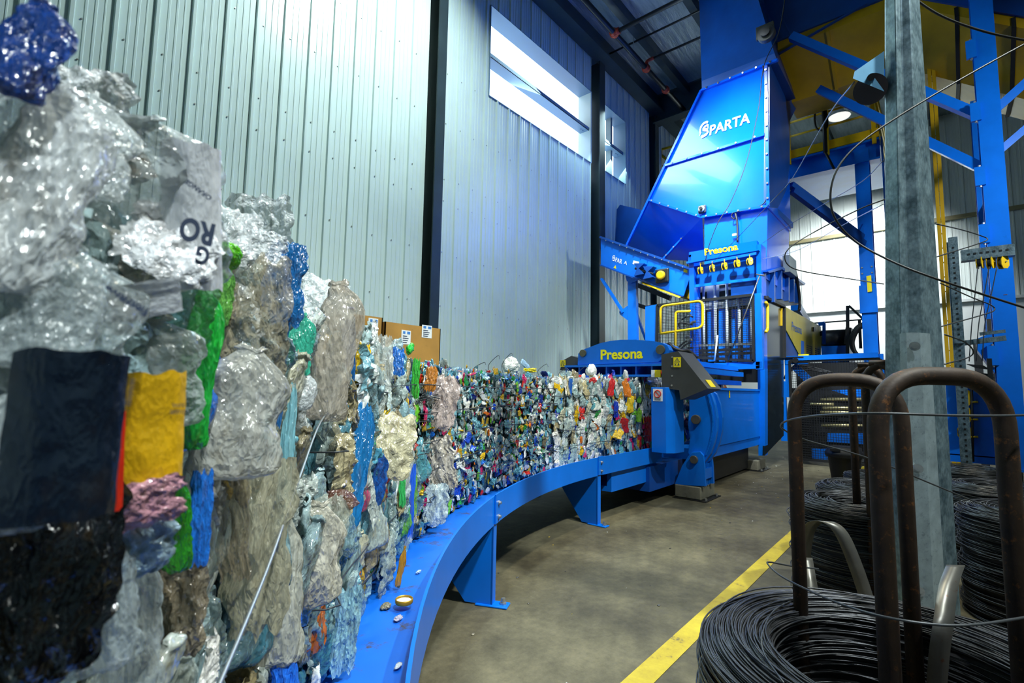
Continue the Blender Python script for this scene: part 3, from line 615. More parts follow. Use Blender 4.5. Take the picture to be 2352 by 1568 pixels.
# lower right post down to the concrete, warning labels and diagonal rod
m = MB(); m.prism([pp(1740, 846), pp(1757, 846), pp(1757, 1046), pp(1742, 1046)], (.2, 0, 0)); m.build('portal_post', BLUE, B)
o = Vector((8.6, 2.675, 1.40)); warning_sign(B, o, (.05, 0, 0), (0, 0, .14), False)
m = MB(); m.box((7.6, 2.85, 1.62), (9.9, 3.3, 1.70)); m.box((7.5, 2.78, 1.78), (9.8, 2.9, 1.86)); m.box((7.6, 2.95, 1.9), (10.1, 3.9, 1.98)); m.build('top_beam', BLUE, B)
t = thing('wire_rod', 'thin rusty rod with a T handle leaning across the press guard', 'rod', tuple(pp(1700, 740, 9.9)))
m = MB(); m.tube([pp(1745, 633, 9.9), pp(1672, 826, 9.9)], .012, 6); m.build('shaft', STRAP, t); m = MB(); m.tube([pp(1737, 630, 9.9), pp(1756, 633, 9.9)], .014, 6); m.build('handle', STRAP, t)

# ------------------------------------------------------------------ hopper tower above the press
HX = 10.85
H = thing('hopper_tower', 'tall blue feed hopper with white lettering above the press', 'hopper', (11.6, 3.2, 4))
HK = 0.30                                              # the front is turned slightly toward the long wall
def ph(px, py, x=HX):
    d = ray(px, py); n_ = Vector((1, -HK, -0.10)); return EYE + d * ((x - HK * 2.4 - 0.55 - EYE.dot(n_)) / d.dot(n_))
plate('front_panel', [ph(1612, 208), ph(1760, 148), ph(1765, 476), ph(1613, 499), ph(1493, 461)], (2.0, 0, 0), BLUE2, H)
plate('neck', [ph(1618, 499, HX + .05), ph(1763, 476, HX + .05), ph(1760, 640, HX + .05), ph(1618, 640, HX + .05)], (1.9, 0, 0), BLUE2, H)
plate('upper_chute', [ph(1603, -55), ph(1607, 30), ph(1612, 208), ph(1784, 139), ph(1742, 0), ph(1730, -70)], (1.8, 0, 0), NAVY, H)
plate('chute_lip', [ph(1612, 186, HX - .06), ph(1779, 122, HX - .06), ph(1785, 140, HX - .02), ph(1612, 209, HX - .02)], (.06, 0, 0), NAVY, H)
XB = 11.9
m = MB(); m.add([ph(1493, 461), ph(1613, 499), ph(1522, 596, XB), ph(1440, 567, XB)], [(0, 1, 2, 3)]); m.add([ph(1613, 499), ph(1618, 600, XB), ph(1522, 596, XB)], [(0, 1, 2)]); m.build('flare_panel', BLUE2, H)
plate('infeed_hood', [ph(1392, 545, XB), ph(1393, 515, XB), ph(1424, 470, XB), ph(1483, 484, XB), ph(1445, 570, XB)], (.5, 0, 0), NAVY, H)
# stiffening strips with bolts
def strip(a, b, w=.05, x=HX, bolts=6):
    m = MB(); p, q = ph(*a, x) + Vector((-.03, 0, 0)), ph(*b, x) + Vector((-.03, 0, 0)); m.bar(p, q, .06, w, (0, 0, 1)); s = m.build('flange', BLUE2, H)
    m = MB()
    for k in range(bolts): m.disc(p.lerp(q, (k + .5) / bolts) + Vector((-.03, 0, 0)), (-1, 0, 0), .022, .02, 6)
    m.build('bolts', STEEL, s)
strip((1612, 209), (1787, 139)); strip((1530, 381), (1758, 310)); strip((1490, 459), (1613, 499)); strip((1613, 499), (1766, 474)); strip((1612, 209), (1440, 566), .06, HX, 0); strip((1760, 148), (1765, 474), .05, HX, 10); strip((1613, 499), (1524, 596), .04, HX + .5, 5)
m = MB(); m.prism([ph(1768, 150, HX), ph(1790, 140, HX + .9), ph(1833, 240, HX + 2.6), ph(1814, 278, HX + 2.1), ph(1814, 480, HX + 2.0), ph(1766, 476, HX)], (0, .1, 0)); m.build('side_panel', NAVY, H)
plate('side_bracket', [ph(1768, 470, HX + .4), ph(1815, 512, HX + 2.0), ph(1815, 525, HX + 2.0), ph(1768, 482, HX + .4)], (0, -.06, 0), NAVY, H)
m = MB(); c = ph(1613, 481, HX - .05); m.box((c.x - .04, c.y - .09, c.z - .09), (c.x + .03, c.y + .09, c.z + .09)); br = m.build('bearing', HOODGREY, H, .02); m = MB(); m.disc(c + Vector((-.04, 0, 0)), (-1, 0, 0), .075, .03, 20); m.build('bearing_cap', GREYBOX, br, .01); m = MB(); m.disc(c + Vector((-.07, 0, 0)), (-1, 0, 0), .035, .05, 12); m.build('shaft_end', BLACKST, br)
# lettering: a crested S and the word
o = ph(1630, 311, HX - .012); xv = ph(1722.5, 281.5, HX - .012) - o; yv = ph(1630, 289, HX - .012) - o
text('lettering', 'PARTA', LETTER_W, H, o, xv, yv + xv * .02, bold=.018, depth=.006)
def crested_s(parent, o, xv, yv, mat):
    """S shaped like a helmet in profile, drawn in a unit square"""
    o, xv, yv = Vector(o), Vector(xv), Vector(yv); n_ = xv.cross(yv).normalized() * .006
    m = MB(); P = lambda u, v: o + xv * u + yv * v + n_
    def band(cl, w0, w1):
        L, R2 = [], []
        for i, (u, v) in enumerate(cl):
            a = cl[max(i-1, 0)]; b = cl[min(i+1, len(cl)-1)]; dx, dy = b[0]-a[0], b[1]-a[1]; l = math.hypot(dx, dy) or 1
            w_ = w0 + (w1 - w0) * i / (len(cl) - 1); L.append(P(u - dy/l*w_, v + dx/l*w_)); R2.append(P(u + dy/l*w_, v - dx/l*w_))
        k = len(cl); m.add(L + R2, [(i, i+1, k+i+1, k+i) for i in range(k-1)])
    arc = lambda cx, cy, r, a0, a1, n_=12, sq=1: [(cx + r*math.cos(a0+(a1-a0)*i/n_), cy + sq*r*math.sin(a0+(a1-a0)*i/n_)) for i in range(n_+1)]
    for k in range(4): a0 = math.radians(60 + 33*k); band(arc(.62, .55, .50, a0 + .04, a0 + math.radians(33) - .02, 5), .085, .085)
    band([(.16, .42), (.14, .30), (.04, .18)], .1, .01)
    band([(.92, .74), (.78, .8), (.58, .76), (.42, .66), (.42, .54), (.6, .46), (.8, .40), (.88, .26), (.74, .12), (.5, .05), (.24, .04)], .06, .10)
    band([(.84, .74), (.88, .62), (.86, .5)], .05, .04); band([(.5, .6), (.66, .58), (.8, .5)], .06, .03)
    return m.build('emblem', mat, parent)
o = ph(1605, 318, HX - .012); crested_s(H, o, ph(1629, 310, HX - .012) - o, ph(1606, 288, HX - .012) - o, LETTER_W)
m = MB(); m.tube(smooth_path([ph(1689, 490, HX - .03), ph(1693, 510, HX - .03), ph(1694, 556, HX - .03)]), .02, 6); m.tube([ph(1686, 495, HX - .04) + Vector((0, .05 * math.cos(a), .07 * math.sin(a))) for a in [k * .4 for k in range(17)]], .012, 6); cb = m.build('sensor_cable', BLACKRUB, H)
plate('paper_label', [ph(1682, 537, HX - .01), ph(1693, 535, HX - .01), ph(1693, 540, HX - .01), ph(1682, 542, HX - .01)], (-.005, 0, 0), PAPER, H)
m = MB(); m.tube(smooth_path([ph(x, y, HX - .05) for x, y in ((1752, 150), (1758, 200), (1757, 300), (1760, 400), (1758, 462), (1720, 480), (1690, 487))]), .012, 6); m.build('cable', BLACKRUB, H)

# ------------------------------------------------------------------ inclined infeed conveyor beside the press
I = thing('infeed_conveyor', 'sloping blue conveyor with worn white lettering left of the press', 'conveyor', (10.8, 5.2, 3))
IX = 10.6
def pi_(px, py, x=IX): return AX(px, py, x)
plate('side_plate', [pi_(1380, 543), pi_(1398, 549), pi_(1590, 620), pi_(1570, 680), pi_(1470, 641), pi_(1380, 609)], (.03, 0, 0), BLUE, I)
plate('bed', [pi_(1380, 560, 10.65), pi_(1590, 630, 10.65), pi_(1580, 665, 10.65), pi_(1380, 600, 10.65)], (1.2, 0, 0), NAVY, I)
m = MB(); m.bar(pi_(1380, 545), pi_(1590, 619), .12, .05); m.bar(pi_(1380, 609), pi_(1570, 681), .10, .03); fl = m.build('edge_flange', NAVY, I)
m = MB()
for k in range(12): m.disc(pi_(1392 + k * 16, 552 + k * 5.55, IX - .06), (-1, 0, 0), .016, .015, 6)
m.build('bolts', STEEL, fl)
o = pi_(1413, 601, IX - .003); text('lettering', 'PAR', LETTER_W, I, o, pi_(1428, 606, IX - .003) - o, pi_(1415, 591, IX - .003) - o, bold=.01, depth=.008)
o = pi_(1433, 606, IX - .003); text('lettering', 'A', LETTER_W, I, o, pi_(1440, 608.5, IX - .003) - o, pi_(1434.5, 598, IX - .003) - o, bold=.01, depth=.008)
o = pi_(1405.5, 597, IX - .003); crested_s(I, o, pi_(1412.5, 600, IX - .003) - o, pi_(1407, 586, IX - .003) - o, LETTER_W)
plate('maker_label', [pi_(1453, 606, IX - .002), pi_(1467, 610, IX - .002), pi_(1468, 601, IX - .002), pi_(1455, 598, IX - .002)], (-.005, 0, 0), PAPER, I)
plate('warning_triangle', [pi_(1409, 615, IX - .002), pi_(1415.5, 617, IX - .002), pi_(1414, 609, IX - .002)], (-.005, 0, 0), SIGNY, I)
plate('warning_label', [pi_(1570, 624, IX - .002), pi_(1579, 627, IX - .002), pi_(1579, 620, IX - .002), pi_(1571, 617, IX - .002)], (-.005, 0, 0), SIGNY, I)
m = MB(); a, b = pi_(1459, 616, IX - .12), pi_(1500, 629, IX - .12); m.tube([a, b], .03, 8); m.build('tension_screw', BLACKST, I)
for px, py in ((1473, 620), (1494, 627)):
    m = MB(); c = pi_(px, py, IX - .02); m.prism([c + Vector((0, .1, -.16)), c + Vector((0, -.14, -.14)), c + Vector((0, -.02, 0)), c + Vector((0, -.16, .1)), c + Vector((0, .1, .14)), c + Vector((0, .02, 0))], (-.18, 0, 0)); m.build('screw_bracket', NAVY, I)
c = pi_(1523, 634, IX - .02); m = MB(); m.box((c.x - .08, c.y - .16, c.z - .16), (c.x, c.y + .16, c.z + .16)); mt = m.build('bearing_block', BLACKST, I, .03); m = MB(); m.disc(c + Vector((-.08, 0, 0)), (-1, 0, 0), .1, .1, 20); m.build('bearing_cap', YELLOW, mt, .03)
plate('drip_pan', [pi_(1474, 643, IX + .05), pi_(1567, 678, IX + .05), pi_(1565, 683, IX + .05), pi_(1474, 651, IX + .05)], (.9, 0, 0), YELLOW, I); plate('drip_pan', [pi_(1474, 645, IX), pi_(1567, 679, IX), pi_(1560, 684, IX - .1), pi_(1474, 651, IX - .1)], (.02, 0, 0), YELLOW, I)
plate('outlet_cover', [pi_(1568, 680, IX + .1), pi_(1592, 622, IX + .1), pi_(1592, 690, IX + .1)], (1.0, 0, 0), PANYEL, I)
LX = 10.7
m = MB(); m.prism([AX(1442, 640, LX), AX(1460, 640, LX), AX(1462, 800, LX), AX(1442, 800, LX)], (.12, 0, 0)); q = AX(1442, 800, LX); q2 = AX(1462, 800, LX); m.box((LX, q2.y, 0), (LX + .12, q.y, q.z)); lg = m.build('leg', BLUE, I)
plate('gusset', [AX(1436, 624, LX - .02), AX(1472, 636, LX - .02), AX(1462, 646, LX - .02), AX(1450, 650, LX - .02), AX(1441, 646, LX - .02)], (-.03, 0, 0), BLUE, I)
m = MB(); m.bar(AX(1382, 640, LX), AX(1432, 718, LX), .1, .05); m.build('brace', BLUE, I); plate('gusset', [AX(1422, 716, LX - .01), AX(1441, 702, LX - .01), AX(1441, 735, LX - .01), AX(1424, 722, LX - .01)], (.02, 0, 0), BLUE, I)
m = MB(); m.bar(AX(1460, 715, LX + .4), AX(1484, 780, LX + .4), .06, .06); m.build('brace', NAVY, I)
m = MB(); m.prism([AX(1484, 702, 11), AX(1496, 700, 11), AX(1497, 800, 11), AX(1484, 800, 11)], (.15, 0, 0)); q = AX(1484, 800, 11); q2 = AX(1497, 800, 11); m.box((11, q2.y, 0), (11.15, q.y, q.z)); m.build('leg', BLUE, I)
m = MB(); m.bar(AX(1465, 655, 12), AX(1540, 685, 12), .12, .12); m.bar(AX(1465, 700, 12), AX(1500, 712, 12), .1, .1); m.build('under_frame', BLACKST, I)

# ------------------------------------------------------------------ overhead conveyor with yellow underside
O = thing('overhead_conveyor', 'overhead blue conveyor with dull yellow troughs running to the hopper top', 'conveyor', (13, 0, 8.5))
prof_y = [(12.30, .22), (12.30, 0), (13.3, -.85), (14.2, -.85), (14.9, 0), (14.9, .22), (14.87, .22), (14.87, .02), (14.18, -.82), (13.32, -.82), (12.33, .02), (12.33, .22)]
ZC = 9.5
def run(name, prof, y0, z0, y1, z1, mat, parent):
    a = [Vector((x, y0, z0 + z)) for x, z in prof]; b = [Vector((x, y1, z1 + z)) for x, z in prof]; n_ = len(prof)
    m = MB(); m.add(a + b, [list(range(n_)), list(range(2*n_-1, n_-1, -1))] + [((i+1) % n_, i, n_+i, n_+(i+1) % n_) for i in range(n_)]); return m.build(name, mat, parent)
YB = 0.35
run('trough', prof_y, 2.55, ZC, YB, ZC, PANYEL, O); run('trough', prof_y, YB, ZC, -5.0, ZC - 4.2, PANYEL, O)
side = [(12.30, .2), (12.24, .2), (12.24, 1.55), (12.30, 1.55)]
run('side_wall', side, 2.9, ZC, YB, ZC, NAVY, O); run('side_wall', side, YB, ZC, -5.0, ZC - 4.2, NAVY, O)
for y in (1.55, YB, -.55, -1.3):
    dz = 0 if y >= YB else (y - YB) * 4.2 / (5.0 + YB)
    run('seam', [(x, z - .03) for x, z in ((12.28, .2), (12.28, 0), (13.3, -.86), (14.2, -.86), (14.2, -.82), (13.3, -.82), (12.34, .03), (12.34, .2))], y + .03, ZC + dz, y - .03, ZC + dz, PANYEL if y > -.5 else BLACKST, O)
m = MB(); m.bar(AX(1782, 128, 12.2), AX(1990, 8, 12.2), .06, .03); m.build('edge_bar', NAVY, O)
for px0, px1, py in ((1800, 1812, 52), (1772, 1780, 60)): m = MB(); m.bar(AX(px0 - 6, py - 20, 12.1), AX(px1 + 6, py + 28, 12.1), .06, .03); m.build('bracket', NAVY, O)
c = AX(1762, 82, 10.75); m = MB(); m.disc(c, (-1, 0, 0), .17, .12, 24); m.box((c.x - .06, c.y - .14, c.z - .05), (c.x, c.y + .2, c.z + .24)); bb = m.build('bearing', HOODGREY, O, .01); m = MB(); m.disc(c + Vector((-.12, 0, 0)), (-1, 0, 0), .09, .05, 20); m.build('bearing_cap', BLACKST, bb)

# ------------------------------------------------------------------ steelwork on the right: trestle of the overhead conveyor
T = thing('conveyor_trestle', 'tall blue steel trestle with bolted struts holding up the overhead conveyor', 'steel frame', (12, -.85, 0))
m = MB()
m.box((11.9, -1.02, .28), (11.93, -.72, 9.3)); m.box((12.2, -1.02, .28), (12.23, -.72, 9.3)); m.box((11.93, -.885, .28), (12.2, -.86, 9.3)); m.box((11.86, -1.06, .26), (12.27, -.68, .30)); m.build('post', BLUE, T)
m = MB(); m.box((13.6, -1.0, .28), (13.63, -.72, 7.6)); m.box((13.9, -1.0, .28), (13.93, -.72, 7.6)); m.box((13.63, -.875, .28), (13.9, -.85, 7.6)); m.build('post', BLUE, T)
m = MB(); m.box((11.98, -.95, 0), (12.15, -.8, .27)); m.build('foot', BLACKST, T)
m = MB(); m.box((13.68, -.93, 0), (13.85, -.8, .27)); m.build('foot', BLACKST, T)
for a, b in (((1818, 84), (2262, 272)), ((1882, 206), (2254, 386))):
    m = MB(); m.bar(AX(*a, 11.85 if a[1] < 100 else 12.5), AX(*b, 12.05), .16, .16); m.build('strut', BLUE, T)
m = MB(); m.bar(AX(2272, 265, 12.05), AX(2400, 150, 12.3), .14, .14); m.bar(AX(2280, 360, 12.05), AX(2420, 240, 12.3), .12, .12); m.build('strut', BLUE, T)
m = MB(); m.bar((11.95, -.9, 3.2), (13.75, -.9, 5.6), .05, .14); m.bar((11.95, -.9, 5.9), (13.75, -.9, 8.6), .04, .12); m.build('brace', plain('brown_brace', (0.12, 0.06, 0.03), .6, 0, .3, 6), T)
for z in (4.35, 5.4, 6.6, 7.8, 2.2): 
    m = MB(); m.box((11.84, -.76, z - .17), (11.9, -.62, z + .17)); g = m.build('end_plate', BLUE, T)
    m = MB(); m.disc((11.87, -.69, z + .17), (0, 0, 1), .02, .03, 6); m.disc((11.87, -.69, z - .2), (0, 0, 1), .02, .03, 6); m.build('bolts', STEEL, g)
m = MB(); m.prism([(11.9, -.7, 1.9), (11.9, -.5, 2.3), (11.9, -.5, 2.5), (11.9, -.7, 2.6)], (.4, 0, 0)); m.build('bracket', BLUE, T)
# blue cabinet face low down carrying three yellow wire guides
m = MB(); m.box((12.3, -.66, .42), (12.36, -.05, 1.9)); m.box((12.3, -.66, .30), (12.42, -.05, .44)); m.build('guide_panel', BLUE, T)
for py in (905, 945, 985):
    c = AX(2216, py + 8, 12.22); wire_pulley(T, c, (-.3, 1, 0), (1, .3, 0), 1.9, 'wire_guide'); m = MB(); m.tube([AX(2230, py + 18, 12.2), AX(2247, py + 18, 12.2)], .018, 8); m.build('guide_pin', YELLOW, T)
m = MB(); m.tube([AX(2231, 860, 12.2), AX(2235, 1060, 12.2)], .02, 6); m.build('cable', BLACKRUB, T)

# slotted galvanised strut with pulley arm
S = thing('slotted_post', 'grey galvanised slotted post with an arm of yellow wire pulleys', 'post', (11, -.25, 0))
def chan(m, p, q, w, d, side):
    p, q = Vector(p), Vector(q); ax_ = (q - p).normalized(); s_ = Vector(side).normalized(); n_ = ax_.cross(s_).normalized()
    m.prism([p - s_*w/2, p + s_*w/2, p + s_*w/2 + n_*.008, p - s_*w/2 + n_*.008], q - p)
    for k in (-1, 1): m.prism([p + s_*(k*w/2), p + s_*(k*(w/2 - .012)), p + s_*(k*(w/2 - .012)) + n_*d, p + s_*(k*w/2) + n_*d], q - p)
m = MB(); m.box((10.9, -.31, 0), (10.91, -.17, 4.06)); m.box((10.91, -.31, 0), (11.05, -.30, 4.06)); m.box((10.91, -.18, 0), (11.05, -.17, 4.06)); m.mi = 1
for k in range(26): m.box((10.895, -.26, .1 + k * .085), (10.901, -.235, .13 + k * .085))
st = m.build('post_channel', [GALV, BLACKST], S)
m = MB(); m.box((10.84, -.31, 2.35), (10.85, -.19, 4.12)); m.box((10.85, -.31, 2.35), (10.9, -.30, 4.12)); m.box((10.85, -.2, 2.35), (10.9, -.19, 4.12)); m.mi = 1
for k in range(26, 46): m.box((10.836, -.26, .1 + k * .085), (10.842, -.235, .13 + k * .085))
m.build('splice_channel', [GALV, BLACKST], S)
m = MB(); m.box((10.92, -.97, 3.72), (10.93, -.34, 3.90)); m.box((10.93, -.97, 3.72), (11.1, -.34, 3.73)); m.box((10.93, -.97, 3.89), (11.1, -.34, 3.90)); m.mi = 1
for k in range(7): m.box((10.914, -.45 - k * .075, 3.80), (10.921, -.42 - k * .075, 3.83))
m.build('pulley_arm', [GALV, BLACKST], S)
for px, yaw in ((2251, .3), (2276, .5), (2304, 1.0)): wire_pulley(S, AX(px, 602, 10.98), (-1, yaw, 0), (yaw, 1, 0), 1.4)
m = MB(); m.bar((10.98, -.2, 2.35), (10.98, -.8, 2.42), .06, .08); m.bar((10.98, -.5, 2.5), (10.98, -.8, 2.53), .05, .05); m.build('cross_bar', GALV, S)
m = MB()
for k in range(3): c = Vector((10.95, -.42 - .04 * k, 2.02 - .13 * k)); m.prism([c + Vector((0, .1, 0)), c + Vector((0, -.1, -.03)), c + Vector((0, -.18, -.1)), c + Vector((0, 0, -.06))], (.12, 0, 0))
m.box((10.93, -.62, 1.6), (11.0, -.56, 2.1)); m.build('clamp', BLACKST, S)
m = MB(); m.box((13.2, -.62, 0), (13.3, -.5, 2.6)); m.box((13.3, -.85, 0), (13.4, -.72, 3.0)); m.build('post', HOODGREY, S)

# ------------------------------------------------------------------ access platform behind the hopper
A = thing('access_platform', 'blue steel access platform with yellow railings behind the hopper', 'platform', (15, 1.3, 0))
m = MB(); m.box((14.95, 1.13, 0), (14.98, 1.43, 7.7)); m.box((15.25, 1.13, 0), (15.28, 1.43, 7.7)); m.box((14.98, 1.27, 0), (15.25, 1.29, 7.7)); pc = m.build('column', BLUE, A)
m = MB(); m.box((14.9, .84, 0), (15.2, .87, 7.9)); m.build('column', NAVY, A)
m = MB(); m.box((14.9, .9, 7.35), (15.2, 3.2, 7.4)); m.box((15.02, .9, 7.4), (15.06, 3.2, 7.9)); m.box((14.9, .9, 7.85), (15.2, 3.2, 7.9)); m.box((15.2, .9, 7.8), (18.5, 3.2, 7.85)); m.build('edge_beam', BLUE, A)
m = MB(); m.tube([AX(1820, 375, 15.6), AX(2010, 345, 15.6)], .22, 14); m.build('duct', NAVY, A)
m = MB(); m.box((14.9, .9, 7.92), (14.93, 3.2, 8.15)); m.build('toe_board', YELLOW, A)
for yy in (.95, 1.95, 2.85): m = MB(); m.box((14.86, yy, 7.75), (14.92, yy + .09, 9.35)); m.build('rail_post', YELLOW, A)
for z in (8.55, 8.95, 9.35): m = MB(); m.tube([(14.9, .95, z), (14.9, 3.3, z)], .03, 8); m.tube([(18.4, .95, z), (18.4, 4.3, z)], .03, 8); m.tube([(14.9, .95, z), (18.4, .95, z)], .03, 8); m.build('rail', YELLOW, A)
m = MB(); m.prism([AX(1966, 545, 14.9), AX(1984, 512, 14.9), AX(1984, 560, 14.9)], (.03, 0, 0)); m.build('gusset', BLUE, A)
for a, b in (((1816, 424), (1980, 545)), ((1820, 438), (1984, 560))):
    m = MB(); m.bar(AX(*a, 13.0), AX(*b, 14.9), .13, .13); m.build('brace', NAVY, A)
m = MB()
for dy in (0, .2):
    for z in (3.6, 3.75, 3.9, 4.05, 4.5, 4.65): m.disc((14.95, 1.18 + dy, z), (-1, 0, 0), .02, .02, 6)
m.build('bolts', STEEL, pc)
m = MB(); m.box((14.9, 1.1, 3.5), (14.95, 1.46, 4.2)); m.build('splice_plate', BLUE, A); m = MB(); m.prism([AX(1990, 634, 14.88), AX(2001, 632, 14.88), AX(2003, 669, 14.88), AX(1993, 671, 14.88)], (-.01, 0, 0)); m.build('warning_label', SIGNY, A)
m = MB(); m.tube(smooth_path([AX(1890, 222, 14.6), AX(1872, 260, 14.6), AX(1876, 295, 14.6), AX(1900, 290, 14.6), AX(1892, 225, 14.6)]), .025, 6); m.tube([AX(1891, 225, 14.6), AX(1896, 350, 14.6)], .05, 8); m.tube([AX(1896, 350, 14.6), AX(1916, 388, 14.6)], .03, 6); m.build('cable', BLACKRUB, A)
# vertical yellow edge channel behind the galvanised pole
Y_ = thing('yellow_ladder', 'tall yellow ladder rising just behind the galvanised pole', 'ladder', (12.6, .1, 0))
for px in (2143, 2153): m = MB(); q = AX(px, 300, 13.2); m.box((13.2, q.y - .03, .0), (13.28, q.y + .03, 8.8)); m.build('stile', PANYEL, Y_)
q0, q1 = AX(2143, 300, 13.2), AX(2153, 300, 13.2)
m = MB()
for k in range(28): m.tube([(13.24, q0.y, .3 + .3 * k), (13.24, q1.y, .3 + .3 * k)], .014, 6)
m.build('rungs', PANYEL, Y_)
# caged yellow guardrail high on the far side of the hopper
G_ = thing('yellow_guardrail', 'yellow guardrail of a high landing left of the hopper by the wall', 'railing', (17, 6.8, 7))
gx = 17.0
for a, b in (((1513, 345), (1511, 430)), ((1519, 345), (1517, 430))): m = MB(); m.tube([AX(*a, gx), AX(*b, gx)], .045, 8); m.build('rail_post', YELLOW, G_)
for a, b in (((1512, 345), (1560, 332)), ((1512, 384), (1545, 378)), ((1514, 352), (1536, 370)), ((1514, 397), (1524, 402))): m = MB(); m.tube([AX(*a, gx), AX(*b, gx)], .045, 8); m.build('rail', YELLOW, G_)
# pendant lamp seen through the railing
L_ = thing('high_bay_lamp', 'white round high bay lamp hanging beyond the yellow railings', 'lamp', tuple(AX(1928, 268, 20)))
c = AX(1928, 268, 20); m = MB(); m.lathe([(.05, .5), (.12, .45), (.14, .2), (.33, .02), (.34, 0)], c, 20); m.build('lamp_shade', PAPER, L_); m = MB(); m.disc(c + Vector((0, 0, .01)), (0, 0, -1), .32, .03, 20); m.build('lens', LENS, L_); m = MB(); m.tube([c + Vector((0, 0, .5)), (c.x, c.y, CEIL)], .02, 6); m.build('cord', BLACKRUB, L_)

# ------------------------------------------------------------------ mesh gate and what stands behind it
M_ = thing('mesh_gate', 'blue framed black wire mesh gate behind the rusty coil stand', 'gate', (12.2, 1.85, 0))
gx = 12.2
m = MB(); m.bar(AX(1822, 823, gx), AX(2018, 815, gx), .1, .1); m.build('top_rail', BLUE, M_); 
m = MB(); m.bar(AX(1812, 831, gx), AX(2008, 823, gx), .06, .05); m.build('top_rail', BLACKST, M_)
for lo_, hi_ in (((gx, 2.5, 1.4), (gx + .08, 2.6, 2.3)), ((gx - .01, 2.15, 2.12), (gx + .06, 2.6, 2.3)), ((gx, 2.6, .45), (gx + .08, 2.72, 1.75)), ((gx, .85, .1), (gx + .08, .95, 2.3))):
    m = MB(); m.box(lo_, hi_); m.build('gate_frame', BLUE, M_)
m = MB(); m.bar((gx + .1, 2.45, 2.1), (gx + .1, 2.1, 1.7), .03, .16); m.build('brace', BLUE, M_)
mesh_panel('mesh', (gx, 2.5, .1), (gx, .9, .1), (gx, .9, 2.2), (gx, 2.5, 2.2), 34, 42, .008, BLACKST, M_, .05)
m = MB(); m.box((gx + .02, 2.15, .1), (gx + .03, 2.5, 1.6)); m.build('infill_panel', BLACKST, M_)
m = MB(); c = Vector((gx - .03, 2.38, 2.2)); m.disc(c, (-1, 0, 0), .06, .03, 8); m.box((c.x - .03, c.y - .16, c.z + .06), (c.x, c.y + .2, c.z + .08)); m.build('latch', BLACKST, M_)
warning_sign(M_, AX(1771, 888, gx - .02), AX(1780, 888, gx - .02) - AX(1771, 888, gx - .02), AX(1771, 873, gx - .02) - AX(1771, 888, gx - .02))
m = MB(); m.box((gx - .02, 2.13, 2.27), (gx + .03, 2.33, 2.33)); m.build('yellow_tab', SIGNY, M_)
m = MB(); m.tube([AX(1781, 972, gx - .03), AX(1783, 1018, gx - .03)], .012, 6); m.build('marker_tape', plain('red_tape', (.8, .03, .0), .5), M_)
V_ = thing('valve_rack', 'rack of yellow-lit horizontal pipes behind the wire mesh gate', 'pipework', (13.2, 1.6, 0))
m = MB(); m.box((13.3, .5, .1), (13.9, 2.6, 2.2)); m.build('cabinet', BLACKST, V_)
YELLOWLIT = plain('yellow_lit_pipe', (0.5, 0.42, 0.2), 0.3, 0.6)  # yellow light on the pipes is put into their colour
for py, x0, x1 in ((917, 1885, 1990), (928, 1842, 1915), (937, 1890, 1985), (947, 1885, 1985), (977, 1887, 1990)): m = MB(); m.tube([AX(x0, py, 13.1), AX(x1, py, 13.1)], .035, 8); m.build('pipe', YELLOWLIT, V_)
for q in (((1910, 896), (1990, 893), (1990, 912), (1960, 912)), ((1900, 995), (1990, 995), (1990, 1020), (1900, 1015)), ((1846, 1030), (1900, 1030), (1900, 1056), (1846, 1050))):
    m = MB(); m.prism([AX(x, y, 13.15) for x, y in q], (.05, 0, 0)); m.build('panel', BLUE, V_)
for k in range(3): m = MB(); m.tube(smooth_path([AX(1800 + 4 * k, 870, 12.9), AX(1815 + 4 * k, 850 - 3 * k, 12.9), AX(1850, 848 - 4 * k, 12.9), AX(1900 + 8 * k, 856, 12.9)]), .022, 6); m.build('hose', BLACKRUB, V_)
U_ = thing('hydraulic_unit', 'blue hydraulic tank with black motor and coiled hose by the far wall', 'machine', (17, 2, 0))
ux = 17.0
q0, q1 = AX(1886, 795, ux), AX(1948, 790, ux); m = MB(); m.box((ux, q1.y, 0), (ux + 1.2, q0.y, q0.z)); m.build('tank', BLUE, U_)
c = AX(1920, 786, ux + .4); m = MB(); m.tube([c + Vector((0, .45, .12)), c + Vector((0, -.4, .12))], .26, 16); m.build('motor', BLACKST, U_)
m = MB(); m.prism([AX(1938, 790, ux - .05), AX(1942, 752, ux - .05), AX(1955, 752, ux - .05), AX(1955, 790, ux - .05)], (.4, 0, 0)); m.build('motor_bracket', HOODGREY, U_)
m = MB(); m.bar(AX(1947, 818, ux - .1), AX(1947, 702, ux - .1), .08, .08); m.bar(AX(1950, 702, ux - .1), AX(1990, 740, ux - .1), .08, .06); m.bar(AX(1977, 800, ux + .3), AX(1974, 735, ux + .3), .07, .07); m.bar(AX(1870, 742, ux + .4), AX(1990, 733, ux + .4), .04, .04); m.build('pipe_frame', HOODGREY, U_)
for k in range(3):
    m = MB(); m.tube(smooth_path([AX(x + 2 * k, y + 2 * k, ux - .3 - .08 * k) for x, y in ((1990, 740), (1968, 752), (1955, 778), (1958, 800), (1970, 816))]), .05, 8); m.build('hose', BLACKRUB, U_)
m = MB(); m.bar(AX(1893, 790, ux - .2), AX(1893, 742, ux - .2), .08, .08); m.bar(AX(1880, 745, ux - .2), AX(1895, 742, ux - .2), .08, .1); m.build('blue_post', BLUE, U_)
